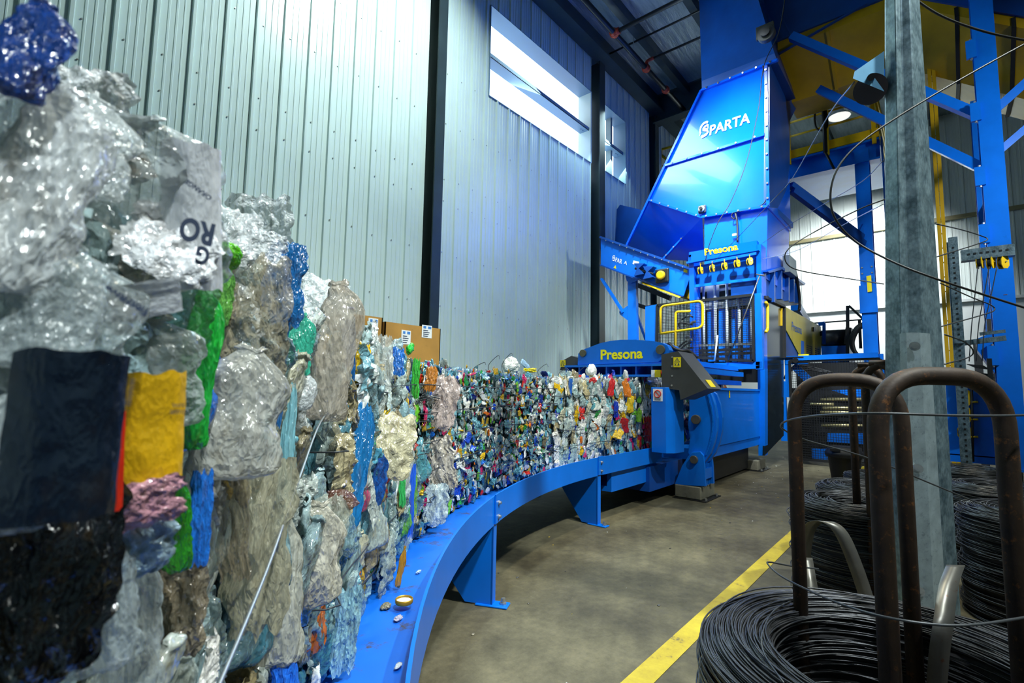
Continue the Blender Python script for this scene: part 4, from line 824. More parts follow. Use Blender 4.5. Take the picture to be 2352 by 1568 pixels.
# black waste bin
N_ = thing('waste_bin', 'black plastic waste bin by the mesh gate behind the wire coils', 'bin', (9.9, 1.28, 0))
c = Vector((9.95, 1.28, 0)); m = MB(); m.lathe([(.18, 0), (.19, .02), (.24, .5), (.25, .52)], c, 24); m.build('body', BLACKRUB, N_)
m = MB(); m.lathe([(.27, .46), (.28, .50), (.28, .53), (.25, .56), (.24, .62), (.0, .63)], c, 24); m.box((9.68, 1.3, .56), (9.74, 1.44, .6)); m.build('lid', BLACKRUB, N_)
# ------------------------------------------------------------------ bales of pressed plastic on the curved table
S_BEND = 5.45                                         # past this the row runs straight again
def face_point(s, z, off=0.0):
    """point, tangent and outward normal on the aisle face of the row; s runs from the press toward the camera"""
    if s <= 0: p = Vector((5 - s, ARC.y + R_FACE, z)); tg = Vector((-1, 0, 0)); nn = Vector((0, -1, 0))
    else:
        th = min(s, S_BEND) / R_FACE
        tg = Vector((-math.cos(th), -math.sin(th), 0)); nn = Vector((math.sin(th), -math.cos(th), 0))
        p = Vector((5 - R_FACE * math.sin(th), ARC.y + R_FACE * math.cos(th), z))
        if s > S_BEND: p += tg * (s - S_BEND)
    return p + nn * off, tg, nn
def sz_at(px, py, off=0.0):
    """s and z where a sight line meets the face (or a surface off in front of it)"""
    d = ray(px, py)
    def err(s): p = face_point(s, 0, off)[0]; return d.x * p.y - d.y * p.x
    best = None; prev = err(-2.2)
    for i in range(1, 90):
        s = -2.2 + 8.7 * i / 89; e = err(s)
        if prev * e <= 0:
            a, b = s - 8.7 / 89, s
            for _ in range(30):
                c = (a + b) / 2
                if err(a) * err(c) <= 0: b = c
                else: a = c
            p = face_point(a, 0, off)[0]
            if d.x * p.x + d.y * p.y > 0: best = (a, p); break
        prev = e
    if best is None: best = (6.2, face_point(6.2, 0, off)[0])
    s, p = best; k = math.hypot(p.x, p.y) / math.hypot(d.x, d.y)
    return s, EYE.z + d.z * k, k
rb = random.Random(11)
def N3(x, y, z): return noise.noise(Vector((x, y, z)))
def rid(x, y, z): return 1 - 2 * abs(N3(x, y, z))
def film_mesh(seed, nu=20, nv=30):
    r = random.Random(seed); a, b, c = r.uniform(0, 50), r.uniform(0, 50), r.uniform(1.5, 3.2); sk = r.uniform(-.3, .3); fold = r.uniform(.03, .10); flute = r.uniform(4, 8)
    m = MB()
    def f(u, v):
        L = -.5 + .22 * abs(N3(a, 3 * v, 1)) + .07 * N3(a, 11 * v, 2) + .2 * max(0, abs(v - .5) - .38) * 3
        R_ = .5 - .22 * abs(N3(b, 3 * v, 3)) + .07 * N3(b, 11 * v, 4) - .2 * max(0, abs(v - .5) - .38) * 3
        Bt = -.5 + .15 * abs(N3(a + 3 * u, b, 5)) + .05 * N3(a + 12 * u, b, 6); Tp = .5 - .15 * abs(N3(a + 3 * u, b, 7)) + .05 * N3(a + 12 * u, b, 8)
        Z = Bt + (Tp - Bt) * v; X = L + (R_ - L) * u + sk * Z + .06 * N3(a, 4 * v, 9)
        Y = .22 * (1 - (2 * u - 1) ** 2) * (1 - (2 * v - 1) ** 4) + fold * math.sin(c * 2 * math.pi * (u + .3 * N3(a, 3 * v, b)))
        Y += .15 * rid(a + flute * u, b + 1.8 * v, 7) + .09 * rid(a + flute * 2.1 * u, b + 4.5 * v, 9) + .05 * rid(a + 17 * u, b + 13 * v, 3) - .2
        return (X, -Y, Z)
    m.grid(f, nu, nv, r.random() < .45); return m
def bottle_mesh(seed, nu=22, nv=22):
    r = random.Random(seed); a = r.uniform(0, 60); fl = r.uniform(.34, .62); bend = r.uniform(-.25, .25); neck = r.random() < .55; ribs = r.random() < .5
    prof = [(.0, -.5), (.30, -.5), (.44, -.475), (.5, -.42)] + [(.5 - (.035 if ribs and k % 2 else 0), -.38 + .045 * k) for k in range(14)] + [(.44, .27), (.36, .33), (.26, .37), (.17, .40)]
    prof += [(.155, .43), (.155, .45), (.20, .455), (.20, .47), (.16, .475), (.16, .5), (.13, .5), (.13, .42)] if neck else [(.10, .41), (0, .415)]
    vs = []
    for i, (rad, z) in enumerate(prof):
        for k in range(nu):
            t = 2 * math.pi * k / nu; cx, cy = math.cos(t), math.sin(t); body = 1 if z < .36 else .2
            d = 1 + body * (.34 * N3(a + cx * 1.3, cy * 1.3, z * 3) - .20 * max(0, rid(a + cx * 1.6, 4 + cy * 1.6, z * 5)) + .09 * rid(a + cx * 3.2, cy * 3.2, z * 10))
            R_ = rad * d; ff = fl if z < .33 else fl + (1 - fl) * min(1, (z - .33) / .08)
            vs.append((R_ * cx + bend * math.sin(z * 3.5) * body + .06 * N3(a, z * 5, 2), R_ * cy * ff, z * (1 - .08 * body * N3(cx + a, cy, z)) + .05 * N3(cx * 2, cy * 2 + a, z * 4)))
    n = len(prof); m = MB()
    m.add(vs, [(i*nu+k, i*nu+(k+1) % nu, (i+1)*nu+(k+1) % nu, (i+1)*nu+k) for i in range(n-1) for k in range(nu)], r.random() < .7); return m
def can_mesh(seed, nu=14):
    r = random.Random(seed); a = r.uniform(0, 60); fl = r.uniform(.35, .8)
    prof = [(0, -.44), (.3, -.44), (.36, -.5), (.48, -.42), (.5, -.3), (.48, -.15), (.5, 0), (.48, .15), (.5, .3), (.46, .42), (.38, .5), (.36, .47), (.0, .46)]
    vs = []
    for i, (rad, z) in enumerate(prof):
        for k in range(nu):
            t = 2 * math.pi * k / nu; cx, cy = math.cos(t), math.sin(t); d = 1 - .42 * abs(N3(a + cx * 1.8, cy * 1.8, z * 6)) + .25 * N3(a + cx, cy, z * 9)
            vs.append((rad * d * cx + .16 * N3(a, z * 4, 1), rad * d * cy * fl + .1 * N3(a, z * 4, 5), z * .9 + .12 * N3(cx * 2 + a, cy * 2, z)))
    n = len(prof); m = MB()
    m.add(vs, [(i*nu+k, i*nu+(k+1) % nu, (i+1)*nu+(k+1) % nu, (i+1)*nu+k) for i in range(n-1) for k in range(nu)], r.random() < .35); return m
def crumple_mesh(seed, nu=16, nv=12):
    r = random.Random(seed); a = r.uniform(0, 60); vs = []
    for j in range(nv + 1):
        for k in range(nu):
            t = 2 * math.pi * k / nu; p = math.pi * j / nv; d = Vector((math.sin(p) * math.cos(t), math.sin(p) * math.sin(t), -math.cos(p)))
            q = .5 * (.85 + .30 * rid(a + d.x * 1.6, d.y * 1.6, d.z * 1.6) * .6 + .35 * N3(a + d.x, d.y, d.z) + .14 * rid(a + d.x * 4, d.y * 4, d.z * 4)); vs.append(tuple(d * q))
    m = MB(); m.add(vs, [(j*nu+k, j*nu+(k+1) % nu, (j+1)*nu+(k+1) % nu, (j+1)*nu+k) for j in range(nv) for k in range(nu)], r.random() < .3); return m
def label_mesh(seed, nu=16, nv=20):
    r = random.Random(seed); a = r.uniform(0, 50); m = MB(); arc = r.uniform(.5, 1.1)
    def f(u, v):
        t = (u - .5) * arc * 2; X = math.sin(t) / (2 * math.sin(arc)); Y = (1 - math.cos(t)) * .9
        Z = (v - .5) * (1 - .06 * N3(a, u * 4, 1)) + .05 * N3(a + 5 * u, 2, 3) * (abs(v - .5) > .45)
        Y += .07 * N3(a + u * 2, v * 2.5, 5) + .05 * rid(a + u * 3, v * 5, 2) * rid(a + 3, v * 1.5, u)
        return (X + .03 * N3(a, v * 5, 8), Y, Z)
    m.grid(f, nu, nv); return m
def big_bottle_mesh(seed, nu=30):
    r = random.Random(seed); a = r.uniform(0, 60); bend = r.uniform(-.15, .15)
    prof = [(.0, -.5), (.28, -.5), (.42, -.48), (.49, -.43)] + [(.5 - (.02 if k % 3 == 0 else 0), -.38 + .04 * k) for k in range(16)] + [(.47, .28), (.40, .34), (.30, .39), (.20, .43), (.16, .45), (.15, .47), (.20, .475), (.20, .485), (.16, .49), (.16, .5), (.13, .5), (.13, .42)]
    vs = []
    for rad, z in prof:
        for k in range(nu):
            t = 2 * math.pi * k / nu; cx, cy = math.cos(t), math.sin(t); body = 1 if z < .4 else .25
            d = 1 + body * (.30 * N3(a + cx * .9, cy * .9, z * 2) - .26 * max(0, rid(a + cx * .9, 4 + cy * .9, z * 2.2)) + .05 * rid(a + cx * 2, cy * 2, z * 7))
            vs.append((rad * d * cx + bend * math.sin(z * 3.5) * body, rad * d * cy * .7, z + .04 * N3(cx * 1.5, cy * 1.5 + a, z * 3)))
    n = len(prof); m = MB()
    m.add(vs, [(i*nu+k, i*nu+(k+1) % nu, (i+1)*nu+(k+1) % nu, (i+1)*nu+k) for i in range(n-1) for k in range(nu)], True); return m
KINDS = {'bottle_label': [label_mesh(500 + k) for k in range(6)], 'clear_bottle': [big_bottle_mesh(600 + k) for k in range(8)], 'plastic_film': [film_mesh(100 + k) for k in range(14)], 'crushed_bottle': [bottle_mesh(200 + k) for k in range(12)],
         'crushed_can': [can_mesh(300 + k) for k in range(12)], 'crumpled_scrap': [crumple_mesh(400 + k) for k in range(8)]}
PROTO = {}
def proto(kind, k, mat):
    key = (kind, k, mat.name)
    if key not in PROTO: PROTO[key] = KINDS[kind][k].mesh(kind, mat)
    return PROTO[key]
CLEAR = [(.44, .53, .50), (.34, .46, .46), (.54, .60, .55), (.27, .39, .41), (.22, .36, .39)]
DIRTY = [(.44, .38, .22), (.36, .30, .16), (.46, .45, .32), (.27, .23, .13)]
TEAL = [(.12, .32, .40), (.07, .26, .36), (.18, .40, .47), (.10, .36, .42)]
WHITE = [(.78, .82, .80), (.70, .74, .72), (.82, .80, .74)]
BRIGHT = [(.62, .02, .015), (.72, .45, .008), (.01, .07, .55), (.70, .16, .01), (.02, .30, .05), (.15, .5, .03), (.01, .14, .60), (.5, .32, .03), (.55, .02, .12), (.01, .03, .25)]
def pick(r, weights):
    t = r.random() * sum(w for w, _ in weights)
    for w_, pal in weights:
        t -= w_
        if t <= 0: return r.choice(pal)
    return pal[0]
def frame_mat(s, z, off, roll, yaw, tilt, sx, sy, sz):
    p, tg, nn = face_point(s, z, off)
    # local x follows the row, local y points into the bale, z up
    M = Matrix((tg * -1, nn * -1, Vector((0, 0, 1)))).transposed()
    M = M @ Matrix.Rotation(roll, 3, 'Y') @ Matrix.Rotation(yaw, 3, 'Z') @ Matrix.Rotation(tilt, 3, 'X') @ Matrix.Diagonal((sx, sy, sz))
    m4 = M.to_4x4(); m4.translation = p; return m4
def put(parent, kind, k, M, col, mat, name=None):
    o = bpy.data.objects.new(name or kind, proto(kind, k, mat)); COL.objects.link(o); o.parent = parent
    M = M.copy(); M.translation -= wloc(parent); o.matrix_local = M
    o.color = (*col, 1.0) if len(col) == 3 else col
    return o
def build_bale(label, s0, s1, z0, z1, spec, seed, core):
    r = random.Random(seed); sm_ = (s0 + s1) / 2; c, tg, nn = face_point(sm_, z0, -.55)
    t = thing('plastic_bale', label, 'bale', tuple(c), 'bales of pressed plastic on the curved table')
    # packed core: face, top and rear as one rough block
    m = MB(); nu, nv = 40, 60
    def f(u, v):
        s = s0 + .01 + (s1 - s0 - .02) * u; q = v * 3.2
        if q < 1.0: z, off = z0 + (z1 - z0) * q, 0
        elif q < 2.1: z, off = z1, -(q - 1.0)
        else: z, off = z1 - (z1 - z0) * (q - 2.1) / 1.1, -1.1
        p, tg_, n_ = face_point(s, z, off - .05); d = .025 * N3(p.x * 9, p.y * 9, p.z * 9) + .02 * N3(p.x * 25, p.y * 25, p.z * 14)
        return p + (n_ if q < 1 else Vector((0, 0, 1)) if q < 2.1 else -n_) * d
    m.col = (*core, 1); m.grid(f, nu, nv)  # core coloured dark so the gaps between pieces read as shade
    for s in (s0 + .01, s1 - .01):
        P = [face_point(s, z, o_)[0] for z, o_ in ((z0, -.05), (z1, -.05), (z1, -1.15), (z0, -1.15))]; m.add(P, [(0, 1, 2, 3)])
    m.build('packed_core', P_MASS, t)
    pieces = []
    n_total = spec['n']
    for i in range(n_total):
        kind = pick(r, [(w_, [k]) for k, w_ in spec['kinds'].items()]); w0, w1, h0, h1 = spec['size']
        g = r.random() ** 1.6; w_, h_ = w0 + (w1 - w0) * g, h0 + (h1 - h0) * g * r.uniform(.6, 1.1)
        if kind == 'crumpled_scrap': w_, h_ = w_ * .8, h_ * .55
        top = r.random() < spec.get('top', .10)
        s = r.uniform(s0 + w_ * .35, s1 - w_ * .35); roll = r.gauss(0, spec.get('roll', .16)); yaw = r.gauss(0, .22); tilt = r.gauss(0, .14)
        dpt = min(w_, h_) * r.uniform(*spec.get('flat', (.45, .9)))
        if top: z = z1 + r.uniform(-.03, .025); off = -r.uniform(.0, .5); roll = r.choice((1.4, -1.4)) + r.gauss(0, .3); h_ *= .7
        else: z = r.uniform(z0 + h_ * .42, z1 - h_ * .38); off = r.gauss(-.012, spec.get('jit', .022))
        if kind == 'crushed_can' and r.random() < .3: tilt += r.choice((-1.2, 1.2))
        col = pick(r, spec['pal']); col = (*col, r.uniform(*spec['alpha'])) if 'alpha' in spec else col; k = r.randrange(len(KINDS[kind])); mt = (C_OBJ if spec.get('cans') and kind in ('crushed_can', 'crumpled_scrap') else P_OBJ)
        pieces.append((w_ * h_, kind, k, frame_mat(s, z, off, roll, yaw, tilt, w_, dpt, h_), col, mt))
    pieces.sort(key=lambda q: -q[0]); cnt = {}; rest = MB()
    for _, kind, k, M, col, mt in pieces:
        cnt[kind] = cnt.get(kind, 0) + 1
        if cnt[kind] <= spec.get('single', 80): put(t, kind, k, M, col, mt)
        else:
            src = KINDS[kind][k]; rest.col = (*col[:3], 1); rest.add([M @ Vector(v) for v in src.v], src.f, True)
    if rest.v: tag(rest.build('packed_scrap', C_MASS if spec.get('cans') else P_MASS, t), kind='stuff')
    # baling wires round the face
    for z in spec.get('wires', ()):
        pts = []
        for i in range(15):
            s = s0 + (s1 - s0) * i / 14; pts.append(face_point(s, z + .012 * N3(s * 3, z * 9, 1), .045 + .012 * N3(s * 4, z * 5, 3))[0])
        pts = [face_point(s0, z, -.4)[0]] + pts + [face_point(s1, z, -.4)[0]]
        w_ = MB(); w_.tube(smooth_path(pts, 3), .0034 if s0 < 3 else .0024, 5); w_.build('baling_wire', THINWIRE, t)
    return t
SP_WHITE = dict(n=330, kinds={'crushed_bottle': 5, 'plastic_film': 5, 'crumpled_scrap': 1}, size=(.05, .17, .08, .25), pal=[(5, CLEAR), (3, WHITE), (1.6, DIRTY), (.9, TEAL), (.9, BRIGHT)], wires=(.86, 1.04, 1.22, 1.42), top=.12, roll=.3, jit=.012, flat=(.25, .5))
SP_MIX = dict(SP_WHITE, pal=[(4, CLEAR), (2, WHITE), (.8, DIRTY), (1.5, TEAL), (2.6, BRIGHT)], size=(.05, .16, .09, .26))
SP_CAN = dict(n=1150, kinds={'crushed_can': 5, 'crushed_bottle': 3, 'plastic_film': 3, 'crumpled_scrap': 2.5}, size=(.025, .085, .035, .12), pal=[(3.2, TEAL), (4.2, CLEAR), (2.0, WHITE), (3.8, BRIGHT), (.5, DIRTY)], wires=(.84, 1.0, 1.17, 1.34, 1.5), cans=True, single=95, top=.07, roll=.5, jit=.010, flat=(.25, .5))
SP_FILM = dict(n=520, kinds={'plastic_film': 7, 'crushed_bottle': 3.4, 'crumpled_scrap': 1.3}, size=(.06, .21, .10, .36), pal=[(6, CLEAR), (3.6, DIRTY), (2.6, TEAL), (.8, WHITE), (1.7, BRIGHT)], wires=(.9, 1.12, 1.31, 1.5), top=.10, single=98, roll=.25, alpha=(.5, 1))
SP_NEAR = dict(n=330, kinds={'plastic_film': 6, 'crushed_bottle': 6, 'crumpled_scrap': 1}, size=(.06, .17, .08, .24), pal=[(7, CLEAR), (2, DIRTY), (1, TEAL), (2, WHITE), (.7, BRIGHT)], top=.12, single=98, roll=.5, alpha=(.5, .95))
ZB = .61
bale_a = build_bale('far bale half inside the blue press with red, orange and yellow bottles', -2.15, -.58, ZB, 1.64, SP_MIX, 21, (.25, .28, .28))
build_bale('bale still inside the press channel showing only above its blue side wall', -5.2, -2.2, ZB, 1.70, dict(SP_MIX, n=200, single=60, top=.35, wires=()), 27, (.25, .28, .28))
bale_b = build_bale('pale bale of clear and whitish bottles next to the farthest one', -.57, .62, ZB, 1.63, SP_WHITE, 22, (.28, .30, .28))
bale_c = build_bale('bale of small glittering cans beside the pale whitish bale', .63, 1.98, ZB, 1.63, SP_CAN, 23, (.06, .12, .15))
bale_d = build_bale('bale of bright cans with dull plastic sheets along its nearer edge', 1.99, 3.34, ZB, 1.64, SP_CAN, 24, (.06, .12, .15))
bale_e = build_bale('tall shaggy bale of dirty clear film with blue film strips', 3.36, 4.84, ZB, 1.66, SP_FILM, 25, (.12, .13, .11))
bale_f = build_bale('nearest bale of large clear bottles with black and yellow labels', 4.86, 6.25, ZB, 1.68, SP_NEAR, 26, (.10, .11, .11))

# pieces that stand out on the faces, placed where they are on the row
ALB = P_OBJ
def hero(bale, kind, px, py, wpx, hpx, col, roll=0, off=.05, yaw=0, tilt=0, k=None, flat=.42, name=None, mat=None):
    s, z, kk = sz_at(px, py, off); p, tg, nn = face_point(s, z, off)
    dist = (p - EYE).dot(ROT @ Vector((0, 0, -1)))
    w_, h_ = wpx * dist / F, hpx * dist / F
    if len(col) == 4 and bale is bale_e and col[3] > .9 and max(col[:3]) - min(col[:3]) < .2: col = tuple(q * .85 for q in col[:3]) + (.66,)     # dull film lets the mass behind show
    view = (EYE - p); view.z = 0; view.normalize()
    ang = -math.atan2(view.dot(tg), view.dot(nn)) * .85      # turned part way toward the aisle viewer, as the piece lies
    M = frame_mat(s, z, 0, roll, ang + yaw, tilt, w_, min(w_, h_) * flat, h_); M.translation = p
    return put(bale, kind, rb.randrange(len(KINDS[kind])) if k is None else k, M, col, mat or P_OBJ, name)
cl = (.62, .68, .68, .5); cl2 = (.55, .63, .64, .4); fog = (.72, .76, .76, .7); drt = (.40, .35, .22, .8)
for a in (
    (bale_f, 'clear_bottle', 72, 110, 140, 260, (.004, .045, .26, .85), .12, .05), (bale_f, 'clear_bottle', 30, 560, 190, 520, cl2, 0, .04), (bale_f, 'clear_bottle', 95, 420, 230, 520, fog, .15, .05),
    (bale_f, 'plastic_film', 215, 260, 190, 190, (.85, .88, .88, .9), -.5, .02), (bale_f, 'crumpled_scrap', 275, 370, 130, 120, (.13, .075, .02, 1), .5, 0), (bale_f, 'clear_bottle', 345, 480, 330, 400, cl, -.55, .05),
    (bale_f, 'plastic_film', 400, 560, 200, 210, (.85, .87, .88, 1), .5, .07), (bale_f, 'clear_bottle', 185, 760, 230, 330, cl2, .1, .06), (bale_f, 'bottle_label', 160, 1000, 215, 390, (.004, .009, .02, 1), .02, .09, 0, 0, None, .5, None, P_CLEAN),
    (bale_f, 'clear_bottle', 345, 860, 230, 260, cl, -.2, .05), (bale_f, 'bottle_label', 345, 990, 150, 270, (.80, .45, .01, 1), -.1, .08, 0, 0, None, .5, None, P_CLEAN), (bale_f, 'bottle_label', 265, 1060, 34, 230, (.75, .03, .01, 1), -.1, .08, 0, 0, None, .5, None, P_CLEAN),
    (bale_f, 'clear_bottle', 455, 840, 90, 370, (.02, .50, .05, .9), -.06, .06), (bale_f, 'crushed_bottle', 405, 1200, 62, 230, (.03, .30, .02, .95), -.15, .05), (bale_f, 'plastic_film', 395, 720, 190, 210, (.20, .42, .25, .75), -.4, .05),
    (bale_f, 'plastic_film', 325, 1160, 180, 120, (.72, .36, .42, 1), -.3, .08), (bale_f, 'plastic_film', 300, 1260, 190, 170, (.45, .62, .74, 1), -.2, .07), (bale_f, 'plastic_film', 110, 1310, 280, 460, (.005, .006, .008, 1), .2, .06),
    (bale_f, 'clear_bottle', 300, 1440, 140, 330, cl2, .05, .05), (bale_f, 'clear_bottle', 40, 1050, 150, 330, cl2, .1, .06), (bale_f, 'plastic_film', 460, 1190, 52, 230, (.02, .20, .75, 1), -.08, .06), (bale_f, 'plastic_film', 400, 1380, 150, 260, (.2, .17, .12, 1), .1, .03),
    (bale_f, 'bottle_label', 448, 500, 120, 330, (.86, .88, .9, 1), -.25, .082, 0, 0, None, .5, None, P_CLEAN), (bale_f, 'clear_bottle', 200, 330, 200, 260, cl, .3, .04), (bale_f, 'plastic_film', 60, 300, 200, 300, fog, .2, .04), (bale_f, 'bottle_label', 290, 695, 230, 90, (.8, .83, .85, 1), -.5, .075, 0, 0, None, .5, None, P_CLEAN), (bale_f, 'plastic_film', 250, 600, 260, 200, (.66, .62, .52, .8), .4, .03), (bale_f, 'crushed_bottle', 40, 1400, 160, 400, (.01, .012, .015, 1), 0, .05),
    (bale_f, 'clear_bottle', 130, 700, 200, 300, cl2, .1, .06), (bale_f, 'clear_bottle', 230, 1380, 160, 330, cl2, -.1, .06),
    (bale_e, 'clear_bottle', 640, 1350, 120, 330, (.5, .5, .42, .85), .1, .04), (bale_e, 'clear_bottle', 725, 1270, 130, 230, (.55, .52, .42, .9), 0, .05), (bale_e, 'plastic_film', 600, 560, 120, 120, fog, .6, .03),
    (bale_e, 'crumpled_scrap', 520, 590, 62, 62, (.12, .55, .01, 1), -.6, .04), (bale_e, 'plastic_film', 520, 540, 150, 160, fog, .3, .02), (bale_e, 'plastic_film', 600, 530, 150, 170, fog, -.5, .0), (bale_e, 'plastic_film', 510, 690, 50, 140, (.2, .55, .1, 1), -.2, .05),
    (bale_e, 'plastic_film', 585, 740, 170, 330, (.48, .42, .28, .95), -.1, .05), (bale_e, 'clear_bottle', 560, 940, 190, 300, (.62, .62, .55, .95), .15, .06), (bale_e, 'plastic_film', 655, 650, 95, 210, (.01, .12, .34, 1), .12, .05), (bale_e, 'plastic_film', 640, 840, 40, 300, (.01, .12, .34, 1), .1, .03),
    (bale_e, 'crushed_bottle', 690, 790, 60, 150, (.05, .45, .30, .9), .05, .04), (bale_e, 'clear_bottle', 765, 800, 125, 320, (.56, .50, .40, 1), .05, .05), (bale_e, 'plastic_film', 740, 690, 130, 130, fog, .4, .0), (bale_e, 'crumpled_scrap', 695, 900, 60, 80, (.75, .8, .8, 1), .2, .05),
    (bale_e, 'plastic_film', 655, 1090, 34, 430, (.22, .48, .54, 1), .13, .05), (bale_e, 'plastic_film', 810, 1070, 80, 300, (.01, .14, .36, 1), .3, .04), (bale_e, 'plastic_film', 885, 1020, 150, 160, (.50, .46, .30, 1), .3, .06), (bale_e, 'plastic_film', 800, 830, 36, 200, (.01, .12, .36, 1), -.05, .03),
    (bale_e, 'plastic_film', 660, 1480, 70, 260, (.02, .17, .78, 1), .18, .06), (bale_e, 'plastic_film', 790, 1450, 70, 200, (.28, .50, .56, 1), -.05, .06), (bale_e, 'plastic_film', 600, 1250, 150, 400, (.34, .32, .22, .9), .15, .05), (bale_e, 'plastic_film', 540, 1180, 80, 300, (.24, .2, .13, .95), .1, .05),
    (bale_e, 'plastic_film', 735, 1250, 120, 220, (.46, .50, .42, .95), .1, .05), (bale_e, 'plastic_film', 880, 830, 46, 130, (.62, .66, .6, 1), 0, .05), (bale_e, 'plastic_film', 917, 830, 30, 70, (.02, .16, .55, 1), .2, .06), (bale_e, 'plastic_film', 860, 1110, 60, 130, (.01, .10, .38, 1), -.2, .05),
    (bale_e, 'crumpled_scrap', 780, 1150, 80, 50, (.14, .05, .03, 1), .6, .06), (bale_e, 'plastic_film', 945, 1150, 16, 170, (.02, .12, .7, 1), .05, .05), (bale_e, 'plastic_film', 925, 1110, 18, 110, (.05, .5, .12, 1), .0, .05), (bale_e, 'plastic_film', 955, 870, 20, 100, (.05, .45, .05, 1), 0, .04),
    (bale_d, 'plastic_film', 1012, 925, 85, 130, (.52, .42, .38, 1), 0, .05), (bale_d, 'plastic_film', 1012, 1060, 75, 120, (.44, .40, .34, 1), .05, .05), (bale_d, 'plastic_film', 1002, 1160, 60, 100, (.46, .55, .56, 1), 0, .05), (bale_d, 'plastic_film', 990, 870, 30, 60, (.55, .2, .03, 1), 0, .04),
    (bale_a, 'crushed_bottle', 1405, 887, 15, 45, (.65, .01, .01, 1), .1, .03), (bale_a, 'crushed_bottle', 1438, 890, 16, 42, (.85, .22, .01, 1), 0, .03), (bale_a, 'crushed_bottle', 1445, 925, 22, 45, (.75, .50, .01, 1), 0, .03), (bale_a, 'crushed_bottle', 1434, 975, 22, 40, (.65, .01, .01, 1), -.4, .03),
    (bale_a, 'plastic_film', 1489, 985, 24, 60, (.70, .01, .01, 1), 0, .04), (bale_a, 'crushed_bottle', 1468, 953, 12, 32, (.25, .65, .02, 1), 0, .04), (bale_a, 'crushed_bottle', 1420, 995, 22, 26, (.8, .5, .02, 1), .5, .03), (bale_a, 'plastic_film', 1415, 940, 12, 40, (.01, .05, .5, 1), 0, .03),
    (bale_b, 'crumpled_scrap', 1362, 874, 16, 14, (.6, .02, .02, 1), 0, .03), (bale_b, 'plastic_film', 1310, 890, 10, 45, (.01, .12, .5, 1), .1, .03)):
    hero(*a)
# printed labels on the nearest bottles
def sticker(bale, px, py, w, h, string, col_ink, roll=0.0, yaw=0.0, off=.098, bold=.04, name='label_print'):
    s, z, kk = sz_at(px, py, off); p, tg, nn = face_point(s, z, off); dist = (p - EYE).dot(ROT @ Vector((0, 0, -1)))
    view = (EYE - p); view.z = 0; view.normalize(); xd = Vector((0, 0, 1)).cross(view); zd = Vector((0, 0, 1))
    M = Matrix.Rotation(roll, 3, view); xd, zd = M @ xd, M @ zd; w, h = w * dist / F, h * dist / F
    return text(name, string, col_ink, bale, p - xd * w / 2 - zd * h / 2, xd * w, zd * h, bold=bold)
sticker(bale_f, 452, 535, 66, 56, 'RO', INK, math.pi - .1); sticker(bale_f, 465, 590, 26, 44, 'G', INK, math.pi - .1); sticker(bale_f, 455, 440, 60, 12, 'ORANGE', INK, 2.6); sticker(bale_f, 290, 690, 90, 14, 'nutritive', INK, 2.6); sticker(bale_f, 305, 706, 60, 13, 'Facts', INK, 2.6)
sticker(bale_f, 300, 900, 60, 9, 'IIIIIIIIIIIIII', INK, 1.5, off=.118, bold=.0); sticker(bale_f, 410, 945, 32, 9, 'COULEURS', INK, math.pi, off=.118, bold=.01); sticker(bale_f, 412, 930, 26, 8, 'OLIVES', INK, math.pi, off=.118, bold=.01)
# loose steel wires lying across the front of the row
def loose_wire(label, pts, r, mat, name='loose_wire', cat='wire', n=6, group=None):
    o = MB().tube(smooth_path(pts, 8), r, n).build(name, mat)
    return tag(o, label, cat, group)
def on_face(px, py, off):
    s, z, k = sz_at(px, py); p = face_point(s, z)[0]; return p + (EYE - p).normalized() * off
loose_wire('thick pale steel wire slanting across the dirty film bale', [on_face(790, 920, .02), on_face(742, 960, .2), on_face(690, 1090, .34), on_face(620, 1290, .38), on_face(505, 1568, .36), on_face(470, 1640, .34)], .0022, PALEWIRE)
loose_wire('thin rusty wire hanging down beside the blue wrapper on the film bale', [on_face(728, 1180, .08), on_face(712, 1260, .18), on_face(690, 1420, .2), on_face(650, 1568, .2), on_face(640, 1620, .2)], .0025, STRAP)
loose_wire('dark wire running from the film bale to the wire knot', [on_face(812, 882, .03), on_face(840, 893, .09), on_face(900, 903, .10), on_face(958, 912, .09)], .0028, THINWIRE)
loose_wire('bent brown wire sticking out of the film bale', [on_face(760, 1165, .03), on_face(785, 1172, .10), on_face(812, 1150, .14), on_face(836, 1125, .15), on_face(838, 1135, .15), on_face(800, 1150, .12)], .004, STRAP)
loose_wire('dark wire curving below the film bale above the table edge', [on_face(905, 1230, .04), on_face(860, 1310, .10), on_face(790, 1380, .11), on_face(775, 1400, .1), on_face(800, 1418, .12), on_face(818, 1390, .11)], .003, THINWIRE)
kn = thing('wire_knot', 'tangle of dark twisted wire ends at the edge of the can bale', 'wire', tuple(on_face(970, 912, .06)))
for k in range(9):
    r_ = random.Random(50 + k); a = on_face(968, 912, .06); m = MB()
    m.tube(smooth_path([a + Vector((r_.uniform(-.03, .03), r_.uniform(-.03, .03), r_.uniform(-.03, .03))), a + Vector((r_.uniform(-.08, .08), r_.uniform(-.08, .02), r_.uniform(-.05, .05))), on_face(r_.uniform(945, 1026), r_.uniform(896, 928), r_.uniform(.05, .14))], 5), .0025, 5); m.build('wire_end', THINWIRE, kn)
